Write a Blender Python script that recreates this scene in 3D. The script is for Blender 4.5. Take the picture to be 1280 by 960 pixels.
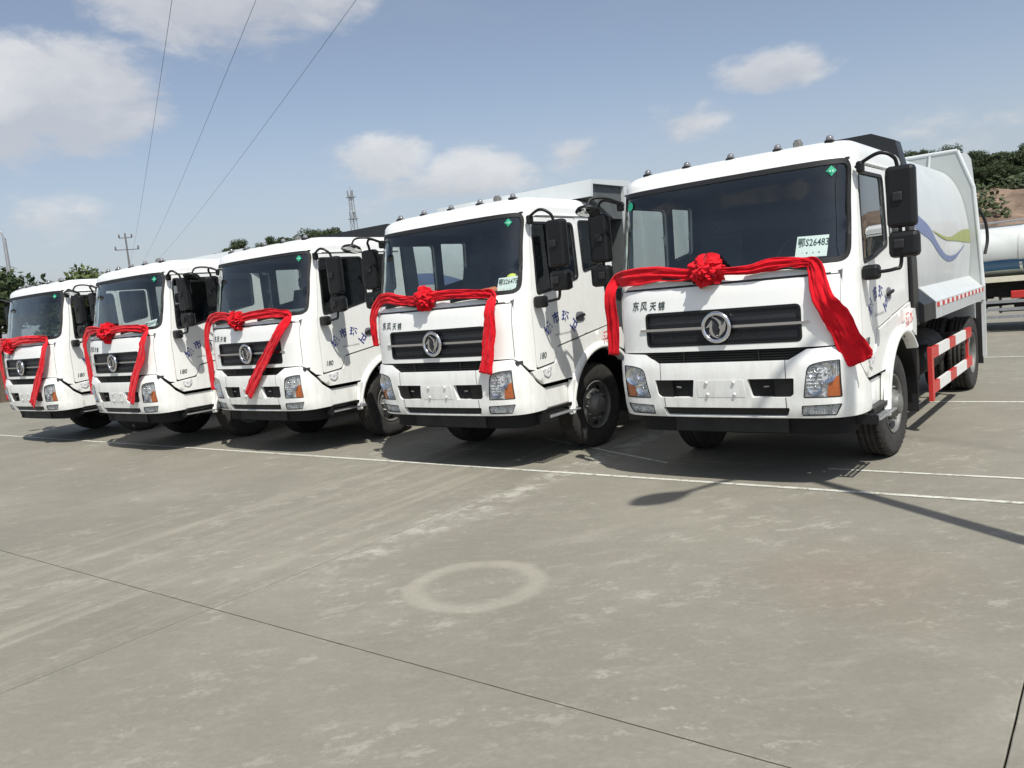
import bpy, bmesh, math, random
from mathutils import Vector, Matrix, noise
from mathutils.geometry import delaunay_2d_cdt
R = math.radians
random.seed(7)
for o in list(bpy.data.objects): bpy.data.objects.remove(o)
scene = bpy.context.scene
COL = scene.collection

# ------------------------------------------------------------------ camera
cam_d = bpy.data.cameras.new('camera'); cam = bpy.data.objects.new('camera', cam_d); COL.objects.link(cam)
cam_d.sensor_width = 36; cam_d.lens = 1015.04/1280*36; cam_d.clip_start = .05; cam_d.clip_end = 5000
CM = Matrix(((0.79438, 0.010906, 0.607323), (0.599881, 0.142961, -0.787213), (-0.095409, 0.989668, 0.107023)))
CAM_Z = 1.9457
m4 = CM.to_4x4(); m4.translation = (0, 0, CAM_Z); cam.matrix_world = m4
scene.camera = cam
scene.view_settings.view_transform = 'Standard'; scene.view_settings.look = 'None'
scene.view_settings.gamma = 1; scene.view_settings.exposure = 0.30; scene.view_settings.use_curve_mapping = False
scene.cycles.max_bounces = 6; scene.cycles.diffuse_bounces = 3; scene.cycles.glossy_bounces = 3; scene.cycles.transparent_max_bounces = 12
scene.cycles.use_denoising = True

# ------------------------------------------------------------------ sun and sky
SUN_EL = R(56.5); SUN_H = Vector((0.813, -0.582, 0))          # horizontal direction towards the sun
sun_dir = (SUN_H*math.cos(SUN_EL) + Vector((0, 0, math.sin(SUN_EL)))).normalized()
sl = bpy.data.lights.new('sun', 'SUN'); sl.energy = 4.2; sl.angle = R(.55); sl.color = (1, .965, .90)
so = bpy.data.objects.new('sun', sl); COL.objects.link(so)
so.rotation_euler = (-sun_dir).to_track_quat('-Z', 'Y').to_euler(); so.location = (10, -10, 30)

def pix_dir(px, py):
    return (CM @ Vector(((px-640)/1015.04, -(py-480)/1015.04, -1))).normalized()

def build_world():
    w = bpy.data.worlds.new('World'); scene.world = w; w.use_nodes = True
    nt = w.node_tree; N = nt.nodes; L = nt.links
    for n in list(N): N.remove(n)
    out = N.new('ShaderNodeOutputWorld'); bg = N.new('ShaderNodeBackground'); bg.inputs['Strength'].default_value = .103
    L.new(bg.outputs[0], out.inputs[0])
    sky = N.new('ShaderNodeTexSky'); sky.sky_type = 'NISHITA'; sky.sun_disc = False
    sky.sun_elevation = SUN_EL; sky.sun_rotation = math.atan2(SUN_H.x, SUN_H.y)
    sky.air_density = 1.0; sky.dust_density = 1.7; sky.ozone_density = 2.6; sky.altitude = 100
    hs = N.new('ShaderNodeHueSaturation'); hs.inputs['Saturation'].default_value = .76; hs.inputs['Value'].default_value = 1.0
    L.new(sky.outputs[0], hs.inputs['Color'])
    tc = N.new('ShaderNodeTexCoord')
    hz_s = N.new('ShaderNodeSeparateXYZ'); L.new(tc.outputs['Generated'], hz_s.inputs[0])
    hz = N.new('ShaderNodeMapRange'); hz.interpolation_type = 'SMOOTHSTEP'; L.new(hz_s.outputs[2], hz.inputs[0])
    hz.inputs[1].default_value = .0; hz.inputs[2].default_value = .26; hz.inputs[3].default_value = .62; hz.inputs[4].default_value = .0
    hm = N.new('ShaderNodeMix'); hm.data_type = 'RGBA'; L.new(hz.outputs[0], hm.inputs['Factor']); L.new(hs.outputs[0], hm.inputs[6]); hm.inputs[7].default_value = (4.1, 4.35, 4.75, 1)
    def math_(op, a, b=None, clamp=False):
        n = N.new('ShaderNodeMath'); n.operation = op; n.use_clamp = clamp
        for i, v in enumerate((a, b)):
            if v is None: continue
            if isinstance(v, (int, float)): n.inputs[i].default_value = v
            else: L.new(v, n.inputs[i])
        return n.outputs[0]
    def vdot(v):
        n = N.new('ShaderNodeVectorMath'); n.operation = 'DOT_PRODUCT'; L.new(tc.outputs['Generated'], n.inputs[0]); n.inputs[1].default_value = v
        return n.outputs['Value']
    def nz(scale, detail, rough=.55, dist=0, vec=None):
        n = N.new('ShaderNodeTexNoise'); n.inputs['Scale'].default_value = scale; n.inputs['Detail'].default_value = detail
        n.inputs['Roughness'].default_value = rough; n.inputs['Distortion'].default_value = dist
        L.new(vec or tc.outputs['Generated'], n.inputs['Vector']); return n.outputs['Fac']
    mp = N.new('ShaderNodeMapping'); mp.inputs['Scale'].default_value = (1, 1, 2.2); L.new(tc.outputs['Generated'], mp.inputs[0])
    n_big = nz(9, 9, .6, .3, mp.outputs[0]); n_fine = nz(28, 6, .6, .2, mp.outputs[0])
    # clouds: (px, py, half width, half height, density)
    blobs = [(85, 118, 140, 88, 1.2), (0, 158, 105, 66, .85), (275, -14, 215, 92, .95), (415, 0, 90, 60, .6), (968, 86, 92, 36, 1.0),
             (478, 200, 90, 46, .85), (592, 216, 105, 46, .8), (716, 190, 60, 36, .66), (858, 152, 80, 42, .62), (60, 275, 130, 50, .5),
             (1190, 160, 150, 50, .42), (540, 236, 190, 50, .55)]
    tot = None; topness = None
    for (px, py, a, b, dens) in blobs:
        d = pix_dir(px, py); up = Vector((0, 0, 1)); r = d.cross(up).normalized(); u = r.cross(d).normalized()
        k = 1/1015.04
        xx = math_('MULTIPLY', vdot(r), 1/(a*k)); yy = math_('MULTIPLY', vdot(u), 1/(b*k))
        q = math_('ADD', math_('MULTIPLY', xx, xx), math_('MULTIPLY', yy, yy))
        front = math_('GREATER_THAN', vdot(d), .5)
        v = math_('MULTIPLY', math_('MULTIPLY', math_('SUBTRACT', 1.0, math_('POWER', q, .5), clamp=True), dens), front)
        t = math_('MULTIPLY', v, yy)
        tot = v if tot is None else math_('MAXIMUM', tot, v)
        topness = t if topness is None else math_('ADD', topness, t)
    body = math_('ADD', tot, math_('MULTIPLY', math_('SUBTRACT', n_big, .50), .95))
    body = math_('ADD', body, math_('MULTIPLY', math_('SUBTRACT', n_fine, .5), .38))
    mr = N.new('ShaderNodeMapRange'); mr.interpolation_type = 'SMOOTHSTEP'; L.new(body, mr.inputs[0])
    mr.inputs[1].default_value = .18; mr.inputs[2].default_value = .56; mr.inputs[3].default_value = 0; mr.inputs[4].default_value = .74
    present = math_('MULTIPLY', math_('MULTIPLY', mr.outputs[0], math_('MULTIPLY', tot, 4, clamp=True)), 1.0)
    # scattered cloud over the rest of the sky, above the part the camera sees
    sep = N.new('ShaderNodeSeparateXYZ'); L.new(tc.outputs['Generated'], sep.inputs[0])
    n_wide = nz(3.1, 8, .58, .2, mp.outputs[0])
    mr2 = N.new('ShaderNodeMapRange'); mr2.interpolation_type = 'SMOOTHSTEP'; L.new(n_wide, mr2.inputs[0])
    mr2.inputs[1].default_value = .54; mr2.inputs[2].default_value = .74; mr2.inputs[3].default_value = 0; mr2.inputs[4].default_value = .7
    inview = N.new('ShaderNodeMapRange'); L.new(vdot(pix_dir(640, 250)), inview.inputs[0])
    inview.inputs[1].default_value = .72; inview.inputs[2].default_value = .86; inview.inputs[3].default_value = 1; inview.inputs[4].default_value = .12
    wide = math_('MULTIPLY', mr2.outputs[0], inview.outputs[0])
    fac = math_('MAXIMUM', present, wide)
    mrc = N.new('ShaderNodeMapRange'); L.new(math_('ADD', math_('MULTIPLY', topness, 1.1), math_('MULTIPLY', math_('SUBTRACT', n_big, .5), 1.6)), mrc.inputs[0])
    mrc.inputs[1].default_value = -.3; mrc.inputs[2].default_value = .4
    cc = N.new('ShaderNodeMix'); cc.data_type = 'RGBA'; L.new(mrc.outputs[0], cc.inputs['Factor'])
    cc.inputs[6].default_value = (4.5, 4.6, 4.9, 1); cc.inputs[7].default_value = (6.5, 6.45, 6.4, 1)
    mx = N.new('ShaderNodeMix'); mx.data_type = 'RGBA'; L.new(fac, mx.inputs['Factor']); L.new(hm.outputs[2], mx.inputs[6]); L.new(cc.outputs[2], mx.inputs[7])
    L.new(mx.outputs[2], bg.inputs['Color'])
build_world()

# ------------------------------------------------------------------ materials
MATS = {}
def mat(name, col, rough=.5, metal=0., var=0., scale=6., bump=0., bscale=60., coat=0., sheen=0., spec=.5, detail=5):
    m = bpy.data.materials.new(name); m.use_nodes = True; nt = m.node_tree; N = nt.nodes; L = nt.links
    p = N['Principled BSDF']; p.inputs['Base Color'].default_value = (*col, 1); p.inputs['Roughness'].default_value = rough
    p.inputs['Metallic'].default_value = metal; p.inputs['Coat Weight'].default_value = coat; p.inputs['Coat Roughness'].default_value = .08
    p.inputs['Sheen Weight'].default_value = sheen; p.inputs['Specular IOR Level'].default_value = spec
    if var or bump:
        tc = N.new('ShaderNodeTexCoord')
    if var:
        n = N.new('ShaderNodeTexNoise'); n.inputs['Scale'].default_value = scale; n.inputs['Detail'].default_value = detail; n.inputs['Roughness'].default_value = .6
        L.new(tc.outputs['Object'], n.inputs['Vector'])
        mr = N.new('ShaderNodeMapRange'); L.new(n.outputs['Fac'], mr.inputs[0]); mr.inputs[1].default_value = .3; mr.inputs[2].default_value = .7
        mx = N.new('ShaderNodeMix'); mx.data_type = 'RGBA'; L.new(mr.outputs[0], mx.inputs['Factor'])
        mx.inputs[6].default_value = (*[c*(1-var) for c in col], 1); mx.inputs[7].default_value = (*[min(1, c*(1+var)) for c in col], 1)
        L.new(mx.outputs[2], p.inputs['Base Color'])
        mr3 = N.new('ShaderNodeMapRange'); L.new(n.outputs['Fac'], mr3.inputs[0]); mr3.inputs[3].default_value = min(1, rough*1.3); mr3.inputs[4].default_value = rough*.8
        L.new(mr3.outputs[0], p.inputs['Roughness'])
    if bump:
        n2 = N.new('ShaderNodeTexNoise'); n2.inputs['Scale'].default_value = bscale; n2.inputs['Detail'].default_value = 4
        L.new(tc.outputs['Object'], n2.inputs['Vector'])
        b = N.new('ShaderNodeBump'); b.inputs['Strength'].default_value = bump; b.inputs['Distance'].default_value = .01
        L.new(n2.outputs['Fac'], b.inputs['Height']); L.new(b.outputs[0], p.inputs['Normal'])
    MATS[name] = m; return m

mat('white_paint', (.82, .83, .80), .30, var=.03, scale=3, coat=.5)
def dusty(name, z0, z1):
    m = MATS[name]; nt = m.node_tree; N = nt.nodes; L = nt.links; p = N['Principled BSDF']
    src = p.inputs['Base Color'].links[0].from_socket
    tc = N.new('ShaderNodeTexCoord'); sp = N.new('ShaderNodeSeparateXYZ'); L.new(tc.outputs['Object'], sp.inputs[0])
    mr = N.new('ShaderNodeMapRange'); L.new(sp.outputs[2], mr.inputs[0]); mr.inputs[1].default_value = z1; mr.inputs[2].default_value = z0; mr.inputs[3].default_value = .04; mr.inputs[4].default_value = .42
    mp = N.new('ShaderNodeMapping'); mp.inputs['Scale'].default_value = (6, 6, 1.6); L.new(tc.outputs['Object'], mp.inputs[0])
    n = N.new('ShaderNodeTexNoise'); n.inputs['Scale'].default_value = 2.0; n.inputs['Detail'].default_value = 9; n.inputs['Roughness'].default_value = .68; L.new(mp.outputs[0], n.inputs['Vector'])
    r2 = N.new('ShaderNodeMapRange'); L.new(n.outputs['Fac'], r2.inputs[0]); r2.inputs[1].default_value = .44; r2.inputs[2].default_value = .74
    mu = N.new('ShaderNodeMath'); mu.operation = 'MULTIPLY'; L.new(mr.outputs[0], mu.inputs[0]); L.new(r2.outputs[0], mu.inputs[1])
    mx = N.new('ShaderNodeMix'); mx.data_type = 'RGBA'; L.new(mu.outputs[0], mx.inputs['Factor']); L.new(src, mx.inputs[6]); mx.inputs[7].default_value = (.33, .29, .22, 1)
    L.new(mx.outputs[2], p.inputs['Base Color'])
dusty('white_paint', .55, 1.5)
mat('white_body', (.55, .58, .58), .34, var=.05, scale=2, coat=.3)
mat('shaded_body', (.40, .43, .42), .42, var=.06, scale=3, coat=.2)  # body paint toned down to stand in for shade
mat('black_plastic', (.009, .0095, .010), .42, var=.15, scale=12, bump=.05, spec=.35)
mat('black_paint', (.012, .013, .014), .38, var=.2, scale=5)
mat('rubber', (.014, .014, .015), .55)
mat('dark_void', (.006, .006, .007), .9)
mat('interior', (.040, .044, .048), .8, var=.1)
mat('dash', (.13, .15, .155), .7, var=.08)
mat('seat_cloth', (.035, .04, .048), .9, var=.2, scale=30)
mat('chrome', (.72, .72, .74), .14, metal=1)
mat('silver_print', (.33, .34, .33), .4, metal=.4)
mat('grille_dark', (.020, .022, .027), .42, var=.2, scale=40, bump=.15, bscale=90)
mat('tyre', (.028, .026, .024), .85, var=.35, scale=8, bump=.2, bscale=60)
mat('rim_steel', (.17, .17, .16), .5, metal=.35, var=.25, scale=9)
mat('nut_steel', (.24, .235, .22), .45, metal=.6, var=.2, scale=30)
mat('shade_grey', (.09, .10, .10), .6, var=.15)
mat('chassis', (.010, .010, .011), .6, var=.35, scale=7, bump=.1)
mat('axle', (.03, .028, .026), .7, var=.4, scale=9)
dusty('white_body', .8, 2.8)
mat('red_paint', (.52, .035, .03), .42, var=.12, scale=9, coat=.2)
mat('white_reflect', (.72, .72, .70), .35, var=.06, scale=20)
mat('amber', (.55, .13, .025), .22, var=.15, scale=40, coat=.6)
mat('lens_clear', (.66, .67, .68), .2, metal=0, var=.55, scale=38, bump=.6, bscale=45, coat=.4, detail=2)
mat('marker_grey', (.16, .16, .17), .25, var=.2, coat=.5)
mat('red_cloth', (.60, .006, .016), .75, sheen=.15, var=.2, scale=9, bump=.35, bscale=38, spec=.12)
mat('blue_print', (.025, .04, .22), .5)
mat('grey_print', (.18, .18, .2), .5)
mat('red_print', (.60, .05, .05), .5)
mat('ink', (.03, .05, .045), .6)
mat('wave_blue', (.14, .18, .32), .4, var=.06)
mat('wave_green', (.30, .33, .11), .4, var=.06)
mat('green_label', (.02, .36, .20), .5)
mat('paper', (.82, .84, .80), .6, var=.02)
mat('yellow_thing', (.70, .72, .10), .5)
mat('orange_thing', (.55, .16, .07), .6, var=.2, scale=30)
mat('mirror_glass', (.55, .57, .58), .04, metal=1)
mat('galvanised', (.36, .37, .38), .45, metal=.5, var=.15, scale=10)
mat('tank_white', (.60, .62, .59), .35, var=.05, scale=2, coat=.3)
mat('tank_blue', (.025, .10, .22), .4, var=.1)
mat('tank_cream', (.66, .62, .48), .5, var=.1)
mat('joint_filler', (.12, .11, .088), .95)
mat('wire', (.02, .02, .022), .6)
mat('pole_concrete', (.14, .14, .14), .8, var=.15)
mat('bark', (.09, .065, .045), .9, var=.3, scale=10, bump=.4, bscale=20)
mat('rock', (.165, .115, .08), .95, var=.55, scale=.35, bump=.8, bscale=1.2, detail=9)

def glass_mat(name, tint, refl=1.0):
    m = bpy.data.materials.new(name); m.use_nodes = True; nt = m.node_tree; N = nt.nodes; L = nt.links
    for n in list(N): N.remove(n)
    out = N.new('ShaderNodeOutputMaterial'); mix = N.new('ShaderNodeMixShader'); tr = N.new('ShaderNodeBsdfTransparent'); gl = N.new('ShaderNodeBsdfGlossy')
    lw = N.new('ShaderNodeLayerWeight'); lw.inputs['Blend'].default_value = .5
    pw = N.new('ShaderNodeMath'); pw.operation = 'POWER'; L.new(lw.outputs['Facing'], pw.inputs[0]); pw.inputs[1].default_value = 5
    fr = N.new('ShaderNodeMath'); fr.operation = 'MULTIPLY_ADD'; L.new(pw.outputs[0], fr.inputs[0]); fr.inputs[1].default_value = .96; fr.inputs[2].default_value = .042
    mm = N.new('ShaderNodeMath'); mm.operation = 'MULTIPLY'; mm.inputs[1].default_value = refl; mm.use_clamp = True
    tr.inputs[0].default_value = (*tint, 1); gl.inputs['Roughness'].default_value = .015; gl.inputs[0].default_value = (.95, .97, .97, 1)
    L.new(fr.outputs[0], mm.inputs[0]); L.new(mm.outputs[0], mix.inputs[0]); L.new(tr.outputs[0], mix.inputs[1]); L.new(gl.outputs[0], mix.inputs[2]); L.new(mix.outputs[0], out.inputs[0])
    MATS[name] = m; return m
glass_mat('glass_wind', (.84, .92, .90), 1.9)
glass_mat('glass_side', (.60, .63, .63), 1.7)
glass_mat('glass_lens', (.90, .92, .93), 1.2)

def leaf_mat(name, c1, c2):
    m = bpy.data.materials.new(name); m.use_nodes = True; nt = m.node_tree; N = nt.nodes; L = nt.links
    p = N['Principled BSDF']; p.inputs['Roughness'].default_value = .6; p.inputs['Specular IOR Level'].default_value = .3
    g = N.new('ShaderNodeNewGeometry'); mx = N.new('ShaderNodeMix'); mx.data_type = 'RGBA'; L.new(g.outputs['Random Per Island'], mx.inputs['Factor'])
    mx.inputs[6].default_value = (*c1, 1); mx.inputs[7].default_value = (*c2, 1)
    L.new(mx.outputs[2], p.inputs['Base Color'])
    tl = N.new('ShaderNodeBsdfTranslucent'); L.new(mx.outputs[2], tl.inputs[0]); ms = N.new('ShaderNodeMixShader'); ms.inputs[0].default_value = .25
    L.new(p.outputs[0], ms.inputs[1]); L.new(tl.outputs[0], ms.inputs[2]); L.new(ms.outputs[0], N['Material Output'].inputs[0])
    MATS[name] = m; return m
leaf_mat('leaf_dark', (.034, .055, .024), (.078, .098, .042))
leaf_mat('leaf_mid', (.060, .090, .025), (.12, .15, .045))
leaf_mat('leaf_pine', (.018, .035, .018), (.045, .062, .028))

def concrete():
    m = bpy.data.materials.new('concrete'); m.use_nodes = True; nt = m.node_tree; N = nt.nodes; L = nt.links
    p = N['Principled BSDF']; p.inputs['Roughness'].default_value = .78; p.inputs['Specular IOR Level'].default_value = .35
    geo = N.new('ShaderNodeNewGeometry'); pos = geo.outputs['Position']
    sep = N.new('ShaderNodeSeparateXYZ'); L.new(pos, sep.inputs[0]); X, Y = sep.outputs[0], sep.outputs[1]
    def M(op, a, b=None, c=None, clamp=False):
        n = N.new('ShaderNodeMath'); n.operation = op; n.use_clamp = clamp
        for i, v in enumerate((a, b, c)):
            if v is None: continue
            if isinstance(v, (int, float)): n.inputs[i].default_value = v
            else: L.new(v, n.inputs[i])
        return n.outputs[0]
    def nz(scale, detail=6, rough=.6, sc=(1, 1, 1), rot=0, dist=0, loc=(0, 0, 0)):
        mp = N.new('ShaderNodeMapping'); mp.inputs['Scale'].default_value = sc; mp.inputs['Location'].default_value = loc
        if rot:
            m0 = N.new('ShaderNodeMapping'); m0.inputs['Rotation'].default_value = (0, 0, rot); L.new(pos, m0.inputs[0]); L.new(m0.outputs[0], mp.inputs[0])
        else: L.new(pos, mp.inputs[0])
        n = N.new('ShaderNodeTexNoise'); n.inputs['Scale'].default_value = scale; n.inputs['Detail'].default_value = detail; n.inputs['Roughness'].default_value = rough; n.inputs['Distortion'].default_value = dist
        L.new(mp.outputs[0], n.inputs['Vector']); return n.outputs['Fac']
    def rng(v, a, b, c=0, d=1, smooth=True):
        n = N.new('ShaderNodeMapRange'); n.interpolation_type = 'SMOOTHSTEP' if smooth else 'LINEAR'
        L.new(v, n.inputs[0]); n.inputs[1].default_value = a; n.inputs[2].default_value = b; n.inputs[3].default_value = c; n.inputs[4].default_value = d
        return n.outputs[0]
    def mixc(f, a, b):
        n = N.new('ShaderNodeMix'); n.data_type = 'RGBA'
        L.new(f, n.inputs['Factor'])
        for i, v in ((6, a), (7, b)):
            if isinstance(v, tuple): n.inputs[i].default_value = (*v, 1)
            else: L.new(v, n.inputs[i])
        return n.outputs[2]
    c = mixc(rng(nz(.45, 8, .62), .3, .7), (.182, .171, .136), (.236, .223, .179))
    oi = N.new('ShaderNodeObjectInfo')
    c = mixc(M('MULTIPLY', oi.outputs['Random'], .35), c, (.232, .220, .178))
    # brushed streaks running along the bays
    st = rng(nz(1.6, 8, .66, (2.9, .16, 1), R(-3)), .46, .64)
    band = M('MULTIPLY', rng(X, -9.5, -7.0), rng(X, -4.9, -5.3))
    c = mixc(M('MULTIPLY', M('MULTIPLY', st, band), .5), c, (.335, .315, .25))
    st2 = rng(nz(1.1, 7, .65, (1.6, .4, 1), R(30), loc=(3, 5, 0)), .55, .72)
    c = mixc(M('MULTIPLY', st2, .28), c, (.37, .352, .295))
    # dark damp looking stains
    c = mixc(M('MULTIPLY', rng(nz(.8, 6, .6, loc=(7, 2, 0)), .58, .72), .38), c, (.175, .168, .138))
    # chalky scuffs
    sc_ = M('MULTIPLY', rng(nz(.9, 5, .6, loc=(1, 9, 0)), .44, .60), rng(nz(4.2, 10, .78, (.85, 1.4, 1), R(-50)), .535, .585))
    c = mixc(M('MULTIPLY', sc_, .42), c, (.41, .395, .335))
    # fine flaked chips over most of the yard
    fl_ = M('MULTIPLY', rng(nz(.55, 5, .6, loc=(4, 1, 0)), .42, .60), rng(nz(7, 9, .8, (.85, 1.35, 1), R(-20), loc=(2, 7, 0)), .565, .61))
    c = mixc(M('MULTIPLY', fl_, .42), c, (.44, .425, .36))
    mo = rng(nz(1.5, 10, .72, (.9, 1.2, 1), R(-37), loc=(5, 5, 0)), .36, .64)
    c = mixc(M('MULTIPLY', mo, .42), c, (.176, .167, .136))
    mo2 = rng(nz(6.5, 8, .7, (.6, 1.6, 1), R(-37), loc=(8, 1, 0)), .5, .7)
    c = mixc(M('MULTIPLY', mo2, .25), c, (.32, .308, .258))
    # dust along the joint
    dj = M('ABSOLUTE', M('ADD', X, 4.92)); dj = rng(dj, .32, .0)
    dj = M('MULTIPLY', dj, rng(Y, 3.2, 4.5)); dj = M('MULTIPLY', dj, rng(nz(3.2, 8, .7), .45, .6))
    c = mixc(M('MULTIPLY', dj, .6), c, (.47, .455, .395))
    # round tyre scrub mark
    dx = M('SUBTRACT', X, -3.62); dy = M('SUBTRACT', Y, 4.06)
    rr = M('SQRT', M('ADD', M('MULTIPLY', dx, dx), M('MULTIPLY', dy, dy)))
    rr = M('ADD', rr, M('MULTIPLY', M('SUBTRACT', nz(2.2, 4), .5), .12))
    ring = M('MULTIPLY', rng(rr, .30, .40), rng(rr, .53, .46))
    ring = M('MULTIPLY', ring, rng(nz(1.7, 5, loc=(2, 2, 0)), .28, .55, .45, 1))
    c = mixc(M('MULTIPLY', ring, .38), c, (.395, .375, .305))
    # reddish soil stain
    ex = M('SUBTRACT', X, -1.35); ey = M('SUBTRACT', Y, 5.1)
    er = M('SQRT', M('ADD', M('MULTIPLY', ex, ex), M('MULTIPLY', ey, ey)))
    er = M('ADD', er, M('MULTIPLY', M('SUBTRACT', nz(1.6, 6), .5), 1.2))
    c = mixc(M('MULTIPLY', rng(er, .95, .1), .28), c, (.235, .175, .135))
    # grain
    gr = nz(160, 3, .6); gr2 = nz(28, 5, .65)
    gv = M('ADD', M('MULTIPLY', gr, .22), M('MULTIPLY', gr2, .34)); gv = M('ADD', gv, .72)
    vm = N.new('ShaderNodeVectorMath'); vm.operation = 'SCALE'; L.new(c, vm.inputs[0]); L.new(gv, vm.inputs['Scale'])
    L.new(vm.outputs[0], p.inputs['Base Color'])
    b = N.new('ShaderNodeBump'); b.inputs['Strength'].default_value = .22; b.inputs['Distance'].default_value = .006
    L.new(M('ADD', gr2, M('MULTIPLY', gr, .4)), b.inputs['Height']); L.new(b.outputs[0], p.inputs['Normal'])
    MATS['concrete'] = m
concrete()

def line_paint():
    m = bpy.data.materials.new('line_paint'); m.use_nodes = True; nt = m.node_tree; N = nt.nodes; L = nt.links
    p = N['Principled BSDF']; p.inputs['Roughness'].default_value = .7
    geo = N.new('ShaderNodeNewGeometry'); n = N.new('ShaderNodeTexNoise'); n.inputs['Scale'].default_value = 14; n.inputs['Detail'].default_value = 8; n.inputs['Roughness'].default_value = .7
    L.new(geo.outputs['Position'], n.inputs['Vector'])
    mr = N.new('ShaderNodeMapRange'); L.new(n.outputs['Fac'], mr.inputs[0]); mr.inputs[1].default_value = .50; mr.inputs[2].default_value = .62
    mx = N.new('ShaderNodeMix'); mx.data_type = 'RGBA'; L.new(mr.outputs[0], mx.inputs['Factor']); mx.inputs[6].default_value = (.56, .56, .50, 1); mx.inputs[7].default_value = (.27, .255, .20, 1)
    L.new(mx.outputs[2], p.inputs['Base Color']); MATS['line_paint'] = m
line_paint()

def yard_ground():
    m = bpy.data.materials.new('ground_soil'); m.use_nodes = True; nt = m.node_tree; N = nt.nodes; L = nt.links
    p = N['Principled BSDF']; p.inputs['Roughness'].default_value = .9
    geo = N.new('ShaderNodeNewGeometry'); n = N.new('ShaderNodeTexNoise'); n.inputs['Scale'].default_value = .3; n.inputs['Detail'].default_value = 8
    L.new(geo.outputs['Position'], n.inputs['Vector'])
    mx = N.new('ShaderNodeMix'); mx.data_type = 'RGBA'; L.new(n.outputs['Fac'], mx.inputs['Factor']); mx.inputs[6].default_value = (.10, .092, .075, 1); mx.inputs[7].default_value = (.2, .185, .145, 1)
    L.new(mx.outputs[2], p.inputs['Base Color']); MATS['ground_soil'] = m
yard_ground()

# ------------------------------------------------------------------ helpers
def mesh_obj(name, verts, faces, m, parent=None, smooth=False, loc=None):
    me = bpy.data.meshes.new(name); me.from_pydata([tuple(v) for v in verts], [], faces); me.update()
    if isinstance(m, str): me.materials.append(MATS[m])
    if smooth: me.polygons.foreach_set('use_smooth', [True]*len(me.polygons))
    o = bpy.data.objects.new(name, me); COL.objects.link(o)
    if parent: o.parent = parent
    if loc: o.location = loc
    return o

class MB:
    """collects shapes into one mesh"""
    def __init__(s): s.v = []; s.f = []; s.sm = []
    def add(s, v, f, smooth=False):
        k = len(s.v); s.v += [Vector(p) for p in v]; s.f += [tuple(i+k for i in q) for q in f]; s.sm += [smooth]*len(f); return s
    def box(s, x0, x1, y0, y1, z0, z1, bev=0):
        if bev:
            bm = bmesh.new(); bmesh.ops.create_cube(bm, size=1)
            for q in bm.verts: q.co = Vector(((x0+x1)/2+q.co.x*(x1-x0), (y0+y1)/2+q.co.y*(y1-y0), (z0+z1)/2+q.co.z*(z1-z0)))
            bmesh.ops.bevel(bm, geom=bm.edges[:], offset=bev, segments=2, affect='EDGES', profile=.5)
            bm.verts.ensure_lookup_table(); s.add([q.co.copy() for q in bm.verts], [[q.index for q in f.verts] for f in bm.faces]); bm.free(); return s
        v = [(x, y, z) for x in (x0, x1) for y in (y0, y1) for z in (z0, z1)]
        return s.add(v, [(0, 1, 3, 2), (4, 6, 7, 5), (0, 4, 5, 1), (2, 3, 7, 6), (0, 2, 6, 4), (1, 5, 7, 3)])
    def tube(s, pts, r, n=8, caps=True, smooth=True):
        pts = [Vector(p) for p in pts]; rs = r if isinstance(r, (list, tuple)) else [r]*len(pts)
        v = []; f = []; a = None
        for i, p in enumerate(pts):
            t = (pts[min(i+1, len(pts)-1)]-pts[max(i-1, 0)]).normalized()
            if a is None: a = t.orthogonal().normalized()
            a = (a-t*a.dot(t)).normalized(); b = t.cross(a)
            for k in range(n):
                th = 2*math.pi*k/n; v.append(p+rs[i]*(math.cos(th)*a+math.sin(th)*b))
        for i in range(len(pts)-1):
            for k in range(n):
                f.append((i*n+k, i*n+(k+1) % n, (i+1)*n+(k+1) % n, (i+1)*n+k))
        s.add(v, f, smooth)
        if caps: s.add(v[:n], [tuple(range(n))[::-1]]); s.add(v[-n:], [tuple(range(n))])
        return s
    def lathe(s, prof, c, ax='x', n=32, smooth=True, ph=0):
        """prof: (radius, along)"""
        v = []; f = []; c = Vector(c)
        for (r, t) in prof:
            for k in range(n):
                th = 2*math.pi*k/n+ph; a, b = r*math.cos(th), r*math.sin(th)
                v.append(c+(Vector((t, a, b)) if ax == 'x' else Vector((b, t, a)) if ax == 'y' else Vector((a, b, t))))
        for i in range(len(prof)-1):
            for k in range(n): f.append((i*n+k, i*n+(k+1) % n, (i+1)*n+(k+1) % n, (i+1)*n+k))
        return s.add(v, f, smooth)
    def prism(s, poly, axis, a, b):
        """extrude a 2d polygon along an axis; poly in the two other axes in order"""
        def P(q, t): return (t, q[0], q[1]) if axis == 'x' else (q[0], t, q[1]) if axis == 'y' else (q[0], q[1], t)
        n = len(poly); v = [P(q, a) for q in poly]+[P(q, b) for q in poly]
        return s.add(v, [tuple(range(n)), tuple(range(2*n-1, n-1, -1))]+[(i, i+n, (i+1) % n+n, (i+1) % n) for i in range(n)])
    def build(s, name, m, parent=None, fix=True):
        o = mesh_obj(name, s.v, s.f, m, parent)
        o.data.polygons.foreach_set('use_smooth', s.sm)
        if fix:
            bm = bmesh.new(); bm.from_mesh(o.data); bmesh.ops.recalc_face_normals(bm, faces=bm.faces[:]); bm.to_mesh(o.data); bm.free()
        return o

def interp(tab, z):
    if z <= tab[0][0]: return tab[0][1]
    for (a, x), (b, y) in zip(tab, tab[1:]):
        if z <= b:
            t = (z-a)/(b-a); t = t*t*(3-2*t)*.5+t*.5; return x+(y-x)*t
    return tab[-1][1]

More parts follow.
